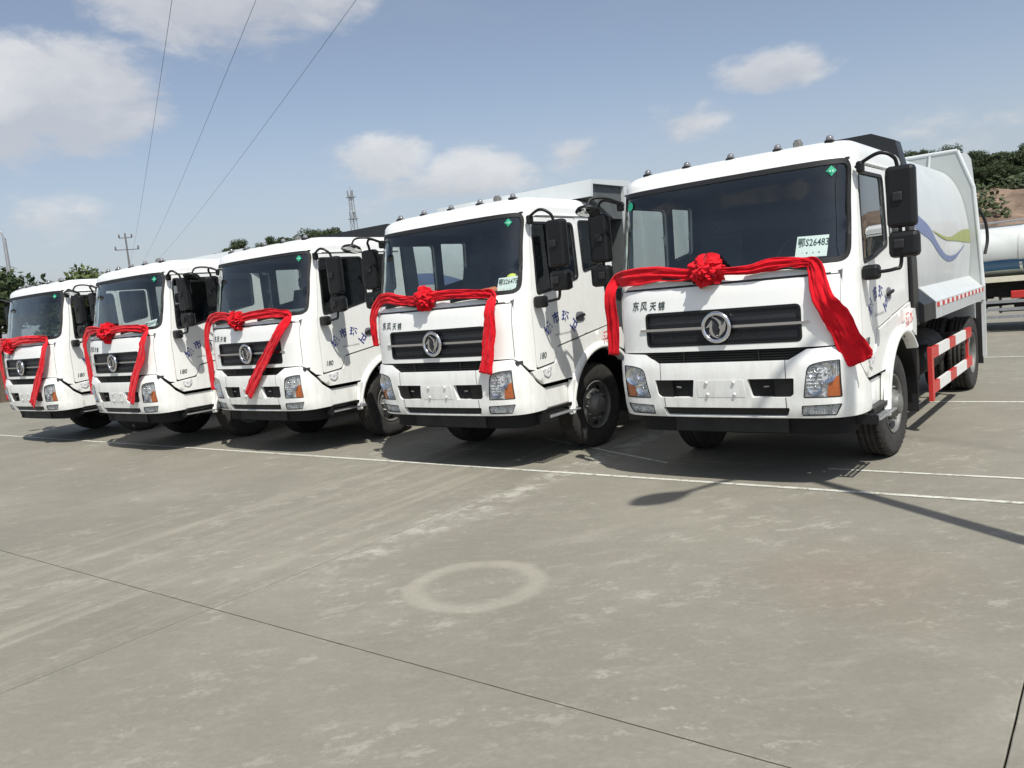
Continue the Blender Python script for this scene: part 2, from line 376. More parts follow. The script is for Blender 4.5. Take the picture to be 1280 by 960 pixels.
def catmull(pts, per=12):
    out = []
    P = [Vector(p) for p in pts]; P = [2*P[0]-P[1]]+P+[2*P[-1]-P[-2]]
    for i in range(1, len(P)-2):
        for k in range(per):
            t = k/per; a, b, c, d = P[i-1:i+3]
            out.append(.5*((2*b)+(-a+c)*t+(2*a-5*b+4*c-d)*t*t+(-a+3*b-3*c+d)*t**3))
    out.append(P[-2].copy()); return out

class Surf:
    """a cab skin: plan curve swept over height"""
    def __init__(s, plan, F, W):
        pts = catmull([(x, y, 0) for x, y in plan], 16); s.pl = [(0., pts[0].x, pts[0].y)]
        for a, b in zip(pts, pts[1:]): s.pl.append((s.pl[-1][0]+(b-a).length, b.x, b.y))
        s.F = F; s.W = W
    def xy(s, q):
        a = abs(q); T = s.pl
        if a >= T[-1][0]:
            x, y = T[-1][1], T[-1][2]+a-T[-1][0]
        else:
            lo, hi = 0, len(T)-1
            while hi-lo > 1:
                mid = (lo+hi)//2
                if T[mid][0] <= a: lo = mid
                else: hi = mid
            t = (a-T[lo][0])/(T[hi][0]-T[lo][0]); x = T[lo][1]+t*(T[hi][1]-T[lo][1]); y = T[lo][2]+t*(T[hi][2]-T[lo][2])
        return (x if q >= 0 else -x), y
    def fx(s, x):
        for (a, x0, y0), (b, x1, y1) in zip(s.pl, s.pl[1:]):
            if x1 >= abs(x): return math.copysign(a+(abs(x)-x0)/(x1-x0)*(b-a), x)
        raise ValueError
    def fy(s, y):
        for (a, x0, y0), (b, x1, y1) in zip(s.pl, s.pl[1:]):
            if y1 >= y: return a+(y-y0)/max(1e-9, (y1-y0))*(b-a)
        return s.pl[-1][0]+y-s.pl[-1][2]
    def raw(s, q, z):
        x, y = s.xy(q); k = min(1, max(0, y/1.2)); k = 1-k*k*(3-2*k)
        return Vector((x*interp(s.W, z), y+interp(s.F, z)*k, z))
    def n(s, q, z):
        e = .012; a = s.raw(q+e, z)-s.raw(q-e, z); b = s.raw(q, z+e)-s.raw(q, z-e)
        return a.cross(b).normalized()
    def P(s, q, z, off=0.):
        p = s.raw(q, z); return p+s.n(q, z)*off if off else p

def inpoly(p, poly):
    x, y = p; r = False; j = len(poly)-1
    for i in range(len(poly)):
        xi, yi = poly[i]; xj, yj = poly[j]
        if (yi > y) != (yj > y) and x < (xj-xi)*(y-yi)/(yj-yi)+xi: r = not r
        j = i
    return r
def dseg(p, a, b):
    vx, vy = b[0]-a[0], b[1]-a[1]; l = vx*vx+vy*vy
    t = 0 if l == 0 else max(0, min(1, ((p[0]-a[0])*vx+(p[1]-a[1])*vy)/l))
    return math.hypot(p[0]-a[0]-t*vx, p[1]-a[1]-t*vy)
def area(poly): return sum(a[0]*b[1]-b[0]*a[1] for a, b in zip(poly, poly[1:]+poly[:1]))/2
def rpoly(pts, r=.03, n=4):
    """round the corners"""
    out = []; N = len(pts)
    rs = r if isinstance(r, (list, tuple)) else [r]*N
    for i in range(N):
        a, b, c = Vector(pts[i-1]), Vector(pts[i]), Vector(pts[(i+1) % N])
        d = min(rs[i], (a-b).length*.45, (c-b).length*.45)
        if d < 1e-4: out.append(tuple(b)); continue
        p, q = b+(a-b).normalized()*d, b+(c-b).normalized()*d
        for k in range(n+1):
            t = k/n; out.append(tuple((1-t)**2*p+2*t*(1-t)*b+t*t*q))
    return out
def inset(poly, d):
    A = area(poly); sg = 1 if A > 0 else -1; out = []; N = len(poly)
    for i in range(N):
        a, b, c = Vector(poly[i-1]), Vector(poly[i]), Vector(poly[(i+1) % N])
        u = (b-a).normalized() if (b-a).length > 1e-7 else Vector((0, 0)); w = (c-b).normalized() if (c-b).length > 1e-7 else u
        if u.length == 0: u = w
        n1 = Vector((-u.y, u.x))*sg; n2 = Vector((-w.y, w.x))*sg; k = n1+n2
        k = k/max(.35, k.dot(n1)) if k.length > 1e-6 else n1
        out.append(tuple(b+k*d))
    return out
def resamp(poly, step):
    out = []
    for a, b in zip(poly, poly[1:]+poly[:1]):
        k = max(1, math.ceil(math.hypot(b[0]-a[0], b[1]-a[1])/step))
        out += [(a[0]+(b[0]-a[0])*i/k, a[1]+(b[1]-a[1])*i/k) for i in range(k)]
    return out
def cdt(outer, holes, step):
    loops = [resamp(outer, step)]+[resamp(h, step) for h in holes]
    V = []; E = []
    for lp in loops:
        k = len(V); V += lp; E += [(k+i, k+(i+1) % len(lp)) for i in range(len(lp))]
    nb = len(V)
    xs = [p[0] for p in loops[0]]; ys = [p[1] for p in loops[0]]
    y = min(ys)+step/2; row = 0; segs = [(V[a], V[b]) for a, b in E]
    while y < max(ys):
        x = min(xs)+(step/2 if row % 2 else step)
        near = [sg for sg in segs if min(sg[0][1], sg[1][1])-step < y < max(sg[0][1], sg[1][1])+step]
        while x < max(xs):
            p = (x, y)
            if inpoly(p, loops[0]) and not any(inpoly(p, h) for h in loops[1:]) and all(dseg(p, a, b) > step*.45 for a, b in near): V.append(p)
            x += step
        y += step*.87; row += 1
    v2, e2, f2, ov, oe, of = delaunay_2d_cdt([Vector(p) for p in V], E, [], 0, 1e-6)
    F = []
    for f in f2:
        c = (sum(v2[i].x for i in f)/3, sum(v2[i].y for i in f)/3)
        if inpoly(c, loops[0]) and not any(inpoly(c, h) for h in loops[1:]): F.append(tuple(f))
    return [tuple(p) for p in v2], F
def panel(name, S, outer, m, parent=None, holes=(), depth=.02, off=0., step=.07, side=1, back=False, mb=None):
    V, F = cdt(outer, list(holes), step)
    cnt = {}
    for f in F:
        for a, b in zip(f, f[1:]+f[:1]): cnt[(a, b)] = 1
    bord = [(a, b) for (a, b) in cnt if (b, a) not in cnt]
    top = [S.P(side*q, z, off) for q, z in V]
    verts = list(top); faces = [f if side > 0 else f[::-1] for f in F]; sm = [True]*len(faces)
    if depth:
        ids = {}
        def gid(i, lv):
            if (i, lv) not in ids:
                ids[(i, lv)] = len(verts); q, z = V[i]; verts.append(S.P(side*q, z, off-(depth if lv else 0)))
            return ids[(i, lv)]
        for a, b in bord:
            q = (gid(b, 0), gid(a, 0), gid(a, 1), gid(b, 1)); faces.append(q if side > 0 else q[::-1]); sm.append(False)
    if mb is not None:
        k = len(mb.v); mb.v += verts; mb.f += [tuple(i+k for i in f) for f in faces]; mb.sm += sm; return mb
    o = mesh_obj(name, verts, faces, m, parent); o.data.polygons.foreach_set('use_smooth', sm); return o

def text_mesh(body, size, bold=0.):
    c = bpy.data.curves.new('t', 'FONT'); c.body = body; c.size = size; c.align_x = 'CENTER'; c.align_y = 'CENTER'; c.offset = bold; c.resolution_u = 2
    o = bpy.data.objects.new('t', c); COL.objects.link(o); dg = bpy.context.evaluated_depsgraph_get(); dg.update()
    me = bpy.data.meshes.new_from_object(o.evaluated_get(dg)); v = [(p.co.x, p.co.y) for p in me.vertices]; f = [tuple(p.vertices) for p in me.polygons]
    bpy.data.objects.remove(o); bpy.data.curves.remove(c); bpy.data.meshes.remove(me); return v, f
def text_on(name, S, body, size, q0, z0, m, parent, side=1, rot=0., off=.004, sx=1., shear=0., bold=0.):
    v, f = text_mesh(body, size, bold); cr, sr = math.cos(rot), math.sin(rot)
    out = []
    for x, y in v:
        x = (x+shear*y)*sx; x, y = x*cr-y*sr, x*sr+y*cr
        out.append(S.P(side*q0+x, z0+y, off))
    return mesh_obj(name, out, f, m, parent)
def text_flat(name, body, size, org, ux, uz, m, parent, sx=1., bold=0.):
    v, f = text_mesh(body, size, bold); org, ux, uz = Vector(org), Vector(ux), Vector(uz)
    return mesh_obj(name, [org+ux*(x*sx)+uz*y for x, y in v], f, m, parent)

def empty(name, loc=(0, 0, 0), rz=0):
    o = bpy.data.objects.new(name, None); COL.objects.link(o); o.location = loc; o.rotation_euler = (0, 0, rz); o.empty_display_size = .2; return o
def tag(o, label, cat, group=None, kind=None):
    o['label'] = label; o['category'] = cat
    if group: o['group'] = group
    if kind: o['kind'] = kind
    return o
def struct(o, kind='structure'): o['kind'] = kind; return o
def copy_tree(o, parent=None, skip=()):
    c = o.copy(); COL.objects.link(c); c.parent = parent
    for ch in list(o.children):
        if ch.name.split('.')[0] in skip: continue
        copy_tree(ch, c, skip)
    return c

# ------------------------------------------------------------------ the yard
def build_yard():
    g = mesh_obj('ground', [(-900, -900, -.04), (900, -900, -.04), (900, 900, -.04), (-900, 900, -.04)], [(0, 1, 2, 3)], 'ground_soil'); struct(g)
    DX, DY = 4.7, 5.0; gap = .007
    mb = MB(); b = .004
    x1, y1 = DX-gap, DY-gap
    rim = resamp([(0, 0), (x1, 0), (x1, y1), (0, y1)], .09); nr = len(rim); v = []
    for k, (px, py) in enumerate(rim):          # worn, slightly chipped arrises
        j = .0035*abs(noise.noise(Vector((px*7, py*7, 1.7))))+.012*max(0, noise.noise(Vector((px*2.3, py*2.3, 5.1)))-.42)
        jx = j if px < .01 else -j if px > x1-.01 else 0; jy = j if py < .01 else -j if py > y1-.01 else 0
        bx_ = b if px < .01 else -b if px > x1-.01 else 0; by_ = b if py < .01 else -b if py > y1-.01 else 0
        v += [(px+jx, py+jy, -.045), (px+jx, py+jy, -b*.6), (px+jx+bx_, py+jy+by_, 0)]
    f = [tuple(3*k+2 for k in range(nr))]
    f += [(3*k, 3*((k+1) % nr), 3*((k+1) % nr)+1, 3*k+1) for k in range(nr)]+[(3*k+1, 3*((k+1) % nr)+1, 3*((k+1) % nr)+2, 3*k+2) for k in range(nr)]
    proto = None
    for i in range(-9, 5):
        for j in range(-3, 9):
            x, y = -5.1+DX*i, 2.97+DY*j
            if proto is None: o = proto = mesh_obj('concrete_slab', v, f, 'concrete', g)
            else: o = proto.copy(); COL.objects.link(o)
            o.parent = g; o.location = (x, y, 0)
    proto.data.materials.append(MATS['joint_filler'])
    for pl in proto.data.polygons:
        if 1 <= pl.index <= nr: pl.material_index = 1
    def line(x0, x1, y, w, ang=0.):
        n = max(2, int((x1-x0)/.5)); vv = []; ff = []
        for i in range(n+1):
            x = x0+(x1-x0)*i/n; wob = .006*noise.noise(Vector((x*.7, y, 0))); yy = y+wob+ang*(x-x0)
            vv += [(x, yy-w/2, .004), (x, yy+w/2, .004)]
            if i: ff.append((2*i-2, 2*i, 2*i+1, 2*i-1))
        struct(mesh_obj('parking_line', vv, ff, 'line_paint'))
    line(-36, 12, 7.12, .06)
    line(-2.35, 12, 7.90, .05)
    line(-6.3, -4.0, 8.78, .045, -.43)
    line(-2.2, 12, 11.95, .08); line(-2.4, 12, 17.05, .08)
build_yard()

# ------------------------------------------------------------------ the trucks
PLAN = [(0, 0), (.3, .004), (.55, .012), (.78, .034), (.93, .066), (1.03, .115), (1.095, .185), (1.13, .28), (1.145, .40), (1.15, .6), (1.15, 1.0), (1.15, 1.6), (1.15, 2.2)]
CAB = Surf(PLAN, [(.9, .0), (1.3, 0), (1.62, 0), (1.80, .02), (1.875, .04), (1.99, .085), (2.4, .165), (2.83, .265), (2.92, .295)],
           [(.9, 1.), (1.95, 1.), (2.83, .982), (2.95, .978)])
BPLAN = [(0, -.025), (.3, -.022), (.55, -.012), (.78, .006), (.93, .034), (1.04, .085), (1.115, .16), (1.155, .26), (1.172, .40), (1.176, .6), (1.176, 1.0), (1.176, 1.6)]
BUM = Surf(BPLAN, [(.60, .06), (.66, .03), (.72, .008), (.80, .0), (.98, -.022), (1.14, -.024), (1.2, -.01), (1.28, .01)], [(.6, .99), (.75, 1.), (1.2, 1.), (1.3, .995)])
fx, fy, bx, by = CAB.fx, CAB.fy, BUM.fx, BUM.fy
YB = 2.15

def mirrored(poly): return [(-q, z) for q, z in reversed(poly)]

def wheel_mesh_parts(parent, loc, flip, dual):
    """one wheel, axle along x, outer face towards +x (mirrored when flip)"""
    w = empty('wheel', loc); w.parent = parent
    if flip: w.rotation_euler = (0, 0, math.pi)
    key = 'dual' if dual else 'single'
    if key in WHEELS:
        for src in WHEELS[key].children:
            copy_tree(src, w)
        return w
    WHEELS[key] = w
    n = 56
    def tyre(cx, mb):
        prof = [(.285, -.095), (.30, -.115), (.36, -.128), (.43, -.134), (.475, -.130), (.505, -.118), (.517, -.100),
                (.518, -.062), (.502, -.058), (.502, -.046), (.518, -.042), (.519, -.008), (.503, -.005), (.503, .005), (.519, .008), (.518, .042), (.502, .046), (.502, .058), (.518, .062),
                (.517, .100), (.505, .118), (.475, .130), (.43, .134), (.36, .128), (.30, .115), (.285, .095)]
        mb.lathe(prof, (cx, 0, 0), 'x', n)
        for k in range(44):
            th = 2*math.pi*k/44
            for sd in (-1, 1):
                a0, a1 = th, th+2*math.pi/44*.58; v = []
                for (r, x) in ((.512, .098), (.524, .094), (.524, .066), (.512, .066)):
                    for a in (a0, a1): v.append((cx+sd*x, r*math.cos(a), r*math.sin(a)))
                v += [(cx+sd*.131, .486*math.cos(a), .486*math.sin(a)) for a in (a0, a1)]
                mb.add(v, [(0, 1, 3, 2), (2, 3, 5, 4), (4, 5, 7, 6), (0, 2, 8), (1, 9, 3), (2, 3, 9, 8), (0, 2, 4, 6), (1, 7, 5, 3)])
    mb = MB(); tyre(0, mb)
    if dual: tyre(-.30, mb)
    t = mb.build('tyre', 'tyre', w)
    mb = MB()
    if not dual:
        prof = [(.287, .112), (.297, .118), (.290, .124), (.276, .116), (.268, .085), (.262, .040), (.250, .030), (.21, .062), (.185, .075), (.150, .078), (.145, .080), (.140, .125), (.132, .140), (.105, .150), (.100, .176), (.085, .186), (.0, .190)]
    else:
        prof = [(.287, .112), (.297, .118), (.290, .124), (.276, .116), (.268, .06), (.262, -.04), (.250, -.08), (.21, -.07), (.165, -.075), (.135, -.078), (.13, .03), (.118, .04), (.112, .06), (.0, .066)]
    mb.lathe(prof, (0, 0, 0), 'x', 48)
    mb.lathe([(.29, -.13), (.275, -.12), (.268, -.05), (.25, .02)], (0, 0, 0), 'x', 32)
    rim = mb.build('rim', 'rim_steel', w)
    mb = MB()
    hx = .047 if not dual else -.074
    for k in range(8):
        th = 2*math.pi*k/8+.2; c = (hx, .231*math.cos(th), .231*math.sin(th))
        mb.lathe([(.0, .012), (.024, .012), (.027, .0), (.024, -.02)], c, 'x', 12)
    mb.build('vent_hole', 'dark_void', w)
    mb = MB(); hx = .072 if not dual else -.078
    for k in range(10):
        th = 2*math.pi*k/10; c = (hx, .168*math.cos(th), .168*math.sin(th))
        mb.lathe([(.020, .0), (.020, .022), (.014, .026), (.010, .028), (.010, .052), (.0, .054)], c, 'x', 8)
    mb.build('lug_nuts', 'nut_steel', w)
    return w
WHEELS = {}

def build_cab(root):
    # ---- skin outlines (right = +x side), in (arc, height)
    df = [(fy(.315), 2.79), (fy(.33), 2.4), (fy(.345), 2.0), (fy(.375), 1.6), (fy(.375), 1.13)]     # door front edge, top to bottom
    db = [(fy(.72), 1.165), (fy(.80), 1.335), (fy(1.425), 1.418)]                                    # door bottom edge
    door = df+db+[(fy(1.425), 2.0), (fy(1.405), 2.79)]
    g = .0035
    half = [(0, 1.276), (fx(.95), 1.276), (fy(.18), 1.20), (fy(.27), 1.115), (fy(.375)-.012, 1.10)]
    up = [(q-g, z) for q, z in reversed(df)]
    rest = [(fy(1.405)+g, 2.796), (fy(1.425)+g, 2.0), (fy(1.425)+g, 1.425), (fy(YB), 1.513), (fy(YB), 2.872)]
    right = half+up+[(fy(.315)-g, 2.798)][:0]+[(fy(.315), 2.797)]+rest
    outer = right+[(-q, z) for q, z in reversed(right) if q > 1e-6]
    outer = [p for p in outer]
    # order: start centre bottom -> right ... -> right rear top -> left rear top -> ... -> left bottom
    wsp = [(-fx(1.10), 1.985), (fx(1.10), 1.985), (fy(.215), 2.83), (-fy(.215), 2.83)]
    ws = rpoly(wsp, [.13, .13, .10, .10], 6)
    hoodp = [(-fx(1.045), 1.265), (fx(1.045), 1.265), (fx(1.045), 1.876), (-fx(1.045), 1.876)]
    # the hood opening breaks the lower border, so run the border round it
    hh = fx(1.045)+g
    right = [(hh, 1.882), (hh, 1.285), (fy(.11), 1.272), (fy(.16), 1.236), (fy(.27), 1.130), (fy(.375)-g, 1.112)]+up[1:]+[(fy(.315)-g, 2.797)]+rest
    outer = right+[(-q, z) for q, z in reversed(right)]
    qwin = rpoly([(fy(1.475), 2.155), (fy(1.965), 2.24), (fy(1.985), 2.755), (fy(1.465), 2.755)], .05, 4)
    panel('cab_shell', CAB, outer, 'white_paint', root, [inset(ws, -.004), qwin, mirrored(qwin)], depth=.035, step=.065)
    # ---- roof
    ss_ = [fy(YB)*(1-2*i/96) for i in range(97)]
    base = [CAB.P(q, 2.872) for q in ss_]
    mbr = MB(); rings = []
    for (k, z, e) in ((1.0, 2.872, 0), (1.0, 2.915, .012), (.988, 2.955, .035), (.965, 2.99, .075), (.92, 3.018, .125), (.84, 3.038, .18), (.70, 3.052, .22), (.45, 3.060, .2), (.2, 3.063, .1)):
        ring = []
        for p in base:
            x, y = p.x*k, 1.25+(p.y-1.25)*(k if p.y < 1.25 else .5+.5*k); fwd = max(0, (1.6-p.y)/1.3)
            ring.append(Vector((x, y+e*min(1, fwd)**2, z)))
        rings.append(ring)
    n = len(base); v = [p for r in rings for p in r]; f = []
    for i in range(len(rings)-1):
        for k in range(n): f.append((i*n+k, i*n+(k+1) % n, (i+1)*n+(k+1) % n, (i+1)*n+k))
    f.append(tuple((len(rings)-1)*n+k for k in range(n)))
    mbr.add(v, f, True); roof = mbr.build('roof', 'white_paint', root)
    # drip rail above doors
    for sd in (1, -1):
        mb = MB(); mb.tube([CAB.P(sd*fy(y), 2.812, .004) for y in (.42, .7, 1.0, 1.4, 1.8, 2.1)], .010, 6); mb.build('drip_rail', 'white_paint', root)
    # back wall and liner
    MB().box(-1.12, 1.12, YB-.03, YB-.004, 1.25, 2.87).build('back_wall', 'white_paint', root)
    dwin = rpoly([(fy(.36), 2.725), (fy(.45), 1.945), (fy(.82), 1.985), (fy(1.345), 2.09), (fy(1.335), 2.725)], [.03, .05, .1, .05, .07], 5)
    lo = [(fy(YB)-.04, 1.2), (fy(YB)-.04, 2.86)]; liner = lo+[(-q, z) for q, z in reversed(lo)]
    panel('cab_liner', CAB, liner, 'interior', root, [inset(ws, .0), dwin, mirrored(dwin), qwin, mirrored(qwin)], depth=0, off=-.045, step=.09)
    MB().box(-1.09, 1.09, .42, YB-.05, 2.835, 2.85).box(-1.1, 1.1, .1, YB-.04, 1.20, 1.24).box(-1.09, 1.09, YB-.08, YB-.05, 1.24, 2.84).build('cab_lining', 'interior', root)
    # ---- windscreen
    gl = panel('windscreen', CAB, inset(ws, .004), 'glass_wind', root, depth=0, off=-.010, step=.09)
    panel('gasket', CAB, inset(ws, -.014), 'rubber', gl, [inset(ws, .030)], depth=.02, off=.006, step=.07)
    gd = [(fx(.985), 2.70), (fx(.985)+.045, 2.745), (fx(.985), 2.79), (fx(.985)-.045, 2.745)]
    st = panel('sticker', CAB, gd, 'green_label', gl, depth=0, off=.002, step=.05)
    for k in (-1, 1):
        panel('sticker_mark', CAB, [(fx(.985)+.012*k+a, 2.745+b) for a, b in ((-.006, -.008), (.006, -.008), (0, .008))], 'paper', gl, depth=0, off=.004, step=.05)
    # ---- bonnet panel with grille
    grl = rpoly([(-fx(.735), 1.334), (fx(.735), 1.334), (fx(.735), 1.642), (-fx(.735), 1.642)], .04, 5)
    hood = panel('bonnet', CAB, rpoly([(-fx(1.045)+g, 1.275), (fx(1.045)-g, 1.275), (fx(1.045)-g, 1.870), (-fx(1.045)+g, 1.870)], .012, 3), 'white_paint', root, [grl], depth=.03, off=.004, step=.065)
    panel('cowl_gap', CAB, [(-fx(1.06), 1.25), (fx(1.06), 1.25), (fx(1.06), 1.9), (-fx(1.06), 1.9)], 'dark_void', root, depth=0, off=-.034, step=.1)
    gr = panel('grille', CAB, inset(grl, -.002), 'grille_dark', root, depth=0, off=-.018, step=.08)
    panel('grille_rim', CAB, inset(grl, -.010), 'black_plastic', gr, [inset(grl, .012)], depth=.02, off=.007, step=.08)
    mb = MB()
    for z in (1.365, 1.446, 1.53, 1.611):
        panel('', CAB, [(-fx(.715), z-.005), (fx(.715), z-.005), (fx(.715), z+.005), (-fx(.715), z+.005)], None, depth=.012, off=-.006, step=.1, mb=mb)
    mb.build('grille_bars', 'black_plastic', gr, fix=False)
    mb = MB()
    for i in range(58):            # fine zigzag mesh of the lower insert
        x = -.70+i*.0245; z0 = 1.350
        for sgn in (1, -1):
            pts = [CAB.P(fx(x), 1.352 if sgn > 0 else 1.448, -.008), CAB.P(fx(min(.72, x+.045)), 1.448 if sgn > 0 else 1.352, -.008)]
            mb.tube(pts, .0022, 4, caps=False)
    mb.build('grille_mesh', 'grille_dark', gr)
    cb = rpoly([(-fx(.80), 1.476), (fx(.80), 1.476), (fx(.815), 1.488), (fx(.80), 1.500), (-fx(.80), 1.500), (-fx(.815), 1.488)], .006, 2)
    panel('grille_bar', CAB, cb, 'chrome', gr, depth=.02, off=.016, step=.08)
    # emblem
    em = empty('emblem'); em.parent = root
    mb = MB(); ec = Vector((0, -.045, 1.490)); pr = []
    for k in range(13):
        a = 2*math.pi*k/12; pr.append((.125+.019*math.cos(a), .016*math.sin(a)))
    mb.lathe(pr, ec, 'y', 40); mb.build('ring', 'chrome', em)
    MB().lathe([(0, .0), (.122, .0), (.122, .03)], ec, 'y', 32).build('backing', 'grille_dark', em)
    bird = [(-.098, -.004), (-.066, .030), (-.034, .072), (-.030, .030), (-.034, -.012), (-.028, -.045), (-.006, -.078), (.040, -.104), (.006, -.098), (-.030, -.082), (-.052, -.058), (-.062, -.030), (-.056, .006), (-.075, .002)]
    b2 = [(-.040, .094), (.000, .092), (.034, .070), (.052, .036), (.060, .012), (.078, .032), (.092, .066), (.100, .020), (.086, -.030), (.050, -.068), (.022, -.086), (.034, -.050), (.042, -.022), (.030, -.004), (.036, .020), (.020, .056), (-.006, .080)]
    for poly in (bird, b2):
        MB().prism([(ec.x+x, ec.z+z) for x, z in poly], 'y', ec.y-.012, ec.y+.004).build('swallow', 'chrome', em)
    # bonnet lettering
    for i, ch in enumerate('东风天锦'):
        text_on('lettering', CAB, ch, .098 if i < 2 else .088, fx(-.855+i*.094+(.012 if i > 1 else 0)), 1.722-.004*i, 'ink', hood, 1, rot=R(3), off=.008, sx=.86, shear=.22, bold=.0015)
    # wipers and cowl trim
    for (x0, x1, px) in ((-.80, -.26, -.22), (.28, .84, .90)):
        wp = empty('wiper'); wp.parent = root
        za = 1.935
        MB().tube([CAB.P(fx(x0+(x1-x0)*t), za+.02*math.sin(t*3.1), .035) for t in (0, .25, .5, .75, 1)], .018, 6).build('blade', 'rubber', wp)
        MB().tube([CAB.P(fx(px), 1.90, .01), CAB.P(fx(px), 1.905, .05), CAB.P(fx((x0+x1)/2), za+.01, .062)], .012, 6).build('arm', 'black_plastic', wp)
    MB().tube([CAB.P(fx(x), 1.885, .002) for x in [-.98+.14*i for i in range(15)]], .006, 5).build('cowl_seal', 'rubber', root)
    # ---- doors, fenders, both sides
    for sd in (1, -1):
        dr = panel('door', CAB, inset(rpoly(door, [.04, .01, .01, .01, .04, .05, .03, .05, .01, .05], 4), .005), 'white_paint', root, [dwin], depth=.03, off=.003, step=.065, side=sd)
        panel('window_glass', CAB, inset(dwin, .004), 'glass_side', dr, depth=0, off=-.012, step=.1, side=sd)
        panel('window_seal', CAB, inset(dwin, -.014), 'rubber', dr, [inset(dwin, .014)], depth=.015, off=.008, step=.09, side=sd)
        q = panel('quarter_window', CAB, inset(qwin, .004), 'glass_side', root, depth=0, off=-.012, step=.1, side=sd)
        panel('window_seal', CAB, inset(qwin, -.012), 'rubber', q, [inset(qwin, .014)], depth=.015, off=.006, step=.09, side=sd)
        # handle: dished cup with a bar
        hc = (fy(1.30), 1.632)
        cup = rpoly([(hc[0]-.095, hc[1]-.045), (hc[0]+.085, hc[1]-.055), (hc[0]+.10, hc[1]+.055), (hc[0]-.07, hc[1]+.06)], .05, 5)
        hn = panel('handle_cup', CAB, cup, 'grey_print', dr, depth=.0, off=.006, step=.05, side=sd)
        MB().tube([CAB.P(sd*(hc[0]-.085), hc[1]-.012, .018), CAB.P(sd*(hc[0]-.03), hc[1]+.012, .034), CAB.P(sd*(hc[0]+.05), hc[1]+.022, .034), CAB.P(sd*(hc[0]+.088), hc[1]+.012, .018)], .016, 8).build('handle_bar', 'black_plastic', hn)
        # fender with the wheel arch
        ac, ar = (1.70, .50), .725
        arch = [(fy(ac[0]+ar*math.cos(a)), ac[1]+ar*math.sin(a)) for a in [R(180-143+0)+0 for _ in ()]]
        arch = [(fy(ac[0]-ar*math.cos(R(t))), ac[1]+ar*math.sin(R(t))) for t in range(38, 131, 4)]
        fen = [(fy(.285), 1.10), (fy(.335), 1.035), (fy(.46), .945)]+arch+[(fy(YB), 1.10), (fy(YB+.02), 1.45), (fy(YB), 1.500), (fy(.805), 1.322), (fy(.725), 1.150), (fy(.375), 1.115)]
        fe = panel('fender', CAB, fen, 'white_paint', root, depth=.04, off=.012, step=.065, side=sd)
        # arch lip
        v = []; f = []
        full = [t for t in range(2, 138, 4)]
        for t in full:
            c, s_ = -math.cos(R(t)), math.sin(R(t))
            for (rad, xo) in ((ar+.075, 1.163), (ar+.058, 1.192), (ar+.012, 1.212), (ar-.008, 1.205), (ar-.012, 1.10)):
                v.append((sd*xo, ac[0]+rad*c, ac[1]+rad*s_))
        for i in range(len(full)-1):
            for k in range(4):
                a = i*5+k; q4 = (a, a+1, a+6, a+5); f.append(q4 if sd < 0 else q4[::-1])
        o = mesh_obj('arch_lip', v, f, 'white_paint', fe, smooth=True)
        MB().prism([(YB-.16, 1.22), (YB+.03, 1.15), (YB+.06, 1.30), (YB+.01, 1.43), (YB-.12, 1.44)], 'x', sd*1.158, sd*1.205).build('fender_end', 'white_paint', fe)
        text_on('lettering', CAB, '淋浊', .145, fy(1.86), 1.34, 'red_print', fe, sd, rot=R(7)*1, off=.052, sx=1.0, bold=.002) if False else None
        for i, ch in enumerate('洒水'):
            c0 = 1.78+.16*i
            text_flat('lettering', ch, .15, (sd*1.2095, c0 if sd > 0 else 3.72-c0, 1.335+.02*i), (0, sd, .12), (0, 0, 1), 'red_print', fe, bold=.003)
        # side lamp
        lp = rpoly([(fy(.45), 1.115), (fy(.62), 1.125), (fy(.60), 1.05), (fy(.545), 1.01), (fy(.47), 1.045)], .02, 3)
        panel('side_lamp', CAB, lp, 'lens_clear', fe, depth=.02, off=.026, step=.05, side=sd)
        # lower skirt behind the bumper and the arch foot
        sk = [(fy(.47), .62), (fy(1.00), .62), (fy(1.02), .893), (fy(.47), .893)]
        panel('step_skirt', CAB, sk, 'white_paint', root, depth=.03, off=-.03, step=.09, side=sd)
        v = MB(); v.prism([(.93, .60), (1.035, .60), (1.0, .74), (1.04, .92), (.985, .92)], 'x', sd*1.13, sd*1.20); v.build('arch_foot', 'white_paint', root)
        # perforated step
        stp = MB(); x0, x1, y0, y1, z = 1.01, 1.24, .42, 1.02, .585
        for i in range(6): xx = x0+(x1-x0)*i/5; stp.box(min(sd*(xx-.008), sd*(xx+.008)), max(sd*(xx-.008), sd*(xx+.008)), y0, y1, z-.012, z)
        for i in range(12): yy = y0+(y1-y0)*i/11; stp.box(min(sd*x0, sd*x1), max(sd*x0, sd*x1), yy-.008, yy+.008, z-.010, z+.002)
        stp.build('step_plate', 'galvanised', root)
        MB().box(min(sd*.9, sd*1.235), max(sd*.9, sd*1.235), .40, .415, .54, .62).box(min(sd*1.1, sd*1.19), max(sd*1.1, sd*1.19), .45, 1.0, .63, .67).build('step_bracket', 'black_plastic', root)
        # mudguard liner inside the arch
        v = []; f = []
        for i, t in enumerate(range(0, 181, 9)):
            c, s_ = -math.cos(R(t)), math.sin(R(t))
            v += [(sd*1.14, ac[0]+.72*c, ac[1]+.715*s_), (sd*.55, ac[0]+.72*c, ac[1]+.715*s_)]
            if i: a = 2*i; f.append((a-2, a-1, a+1, a))
        mesh_obj('wheel_arch_liner', v, f, 'black_plastic', root, smooth=True)
        # ---- mirrors
        mr = empty('mirror'); mr.parent = root
        X = lambda x: sd*x
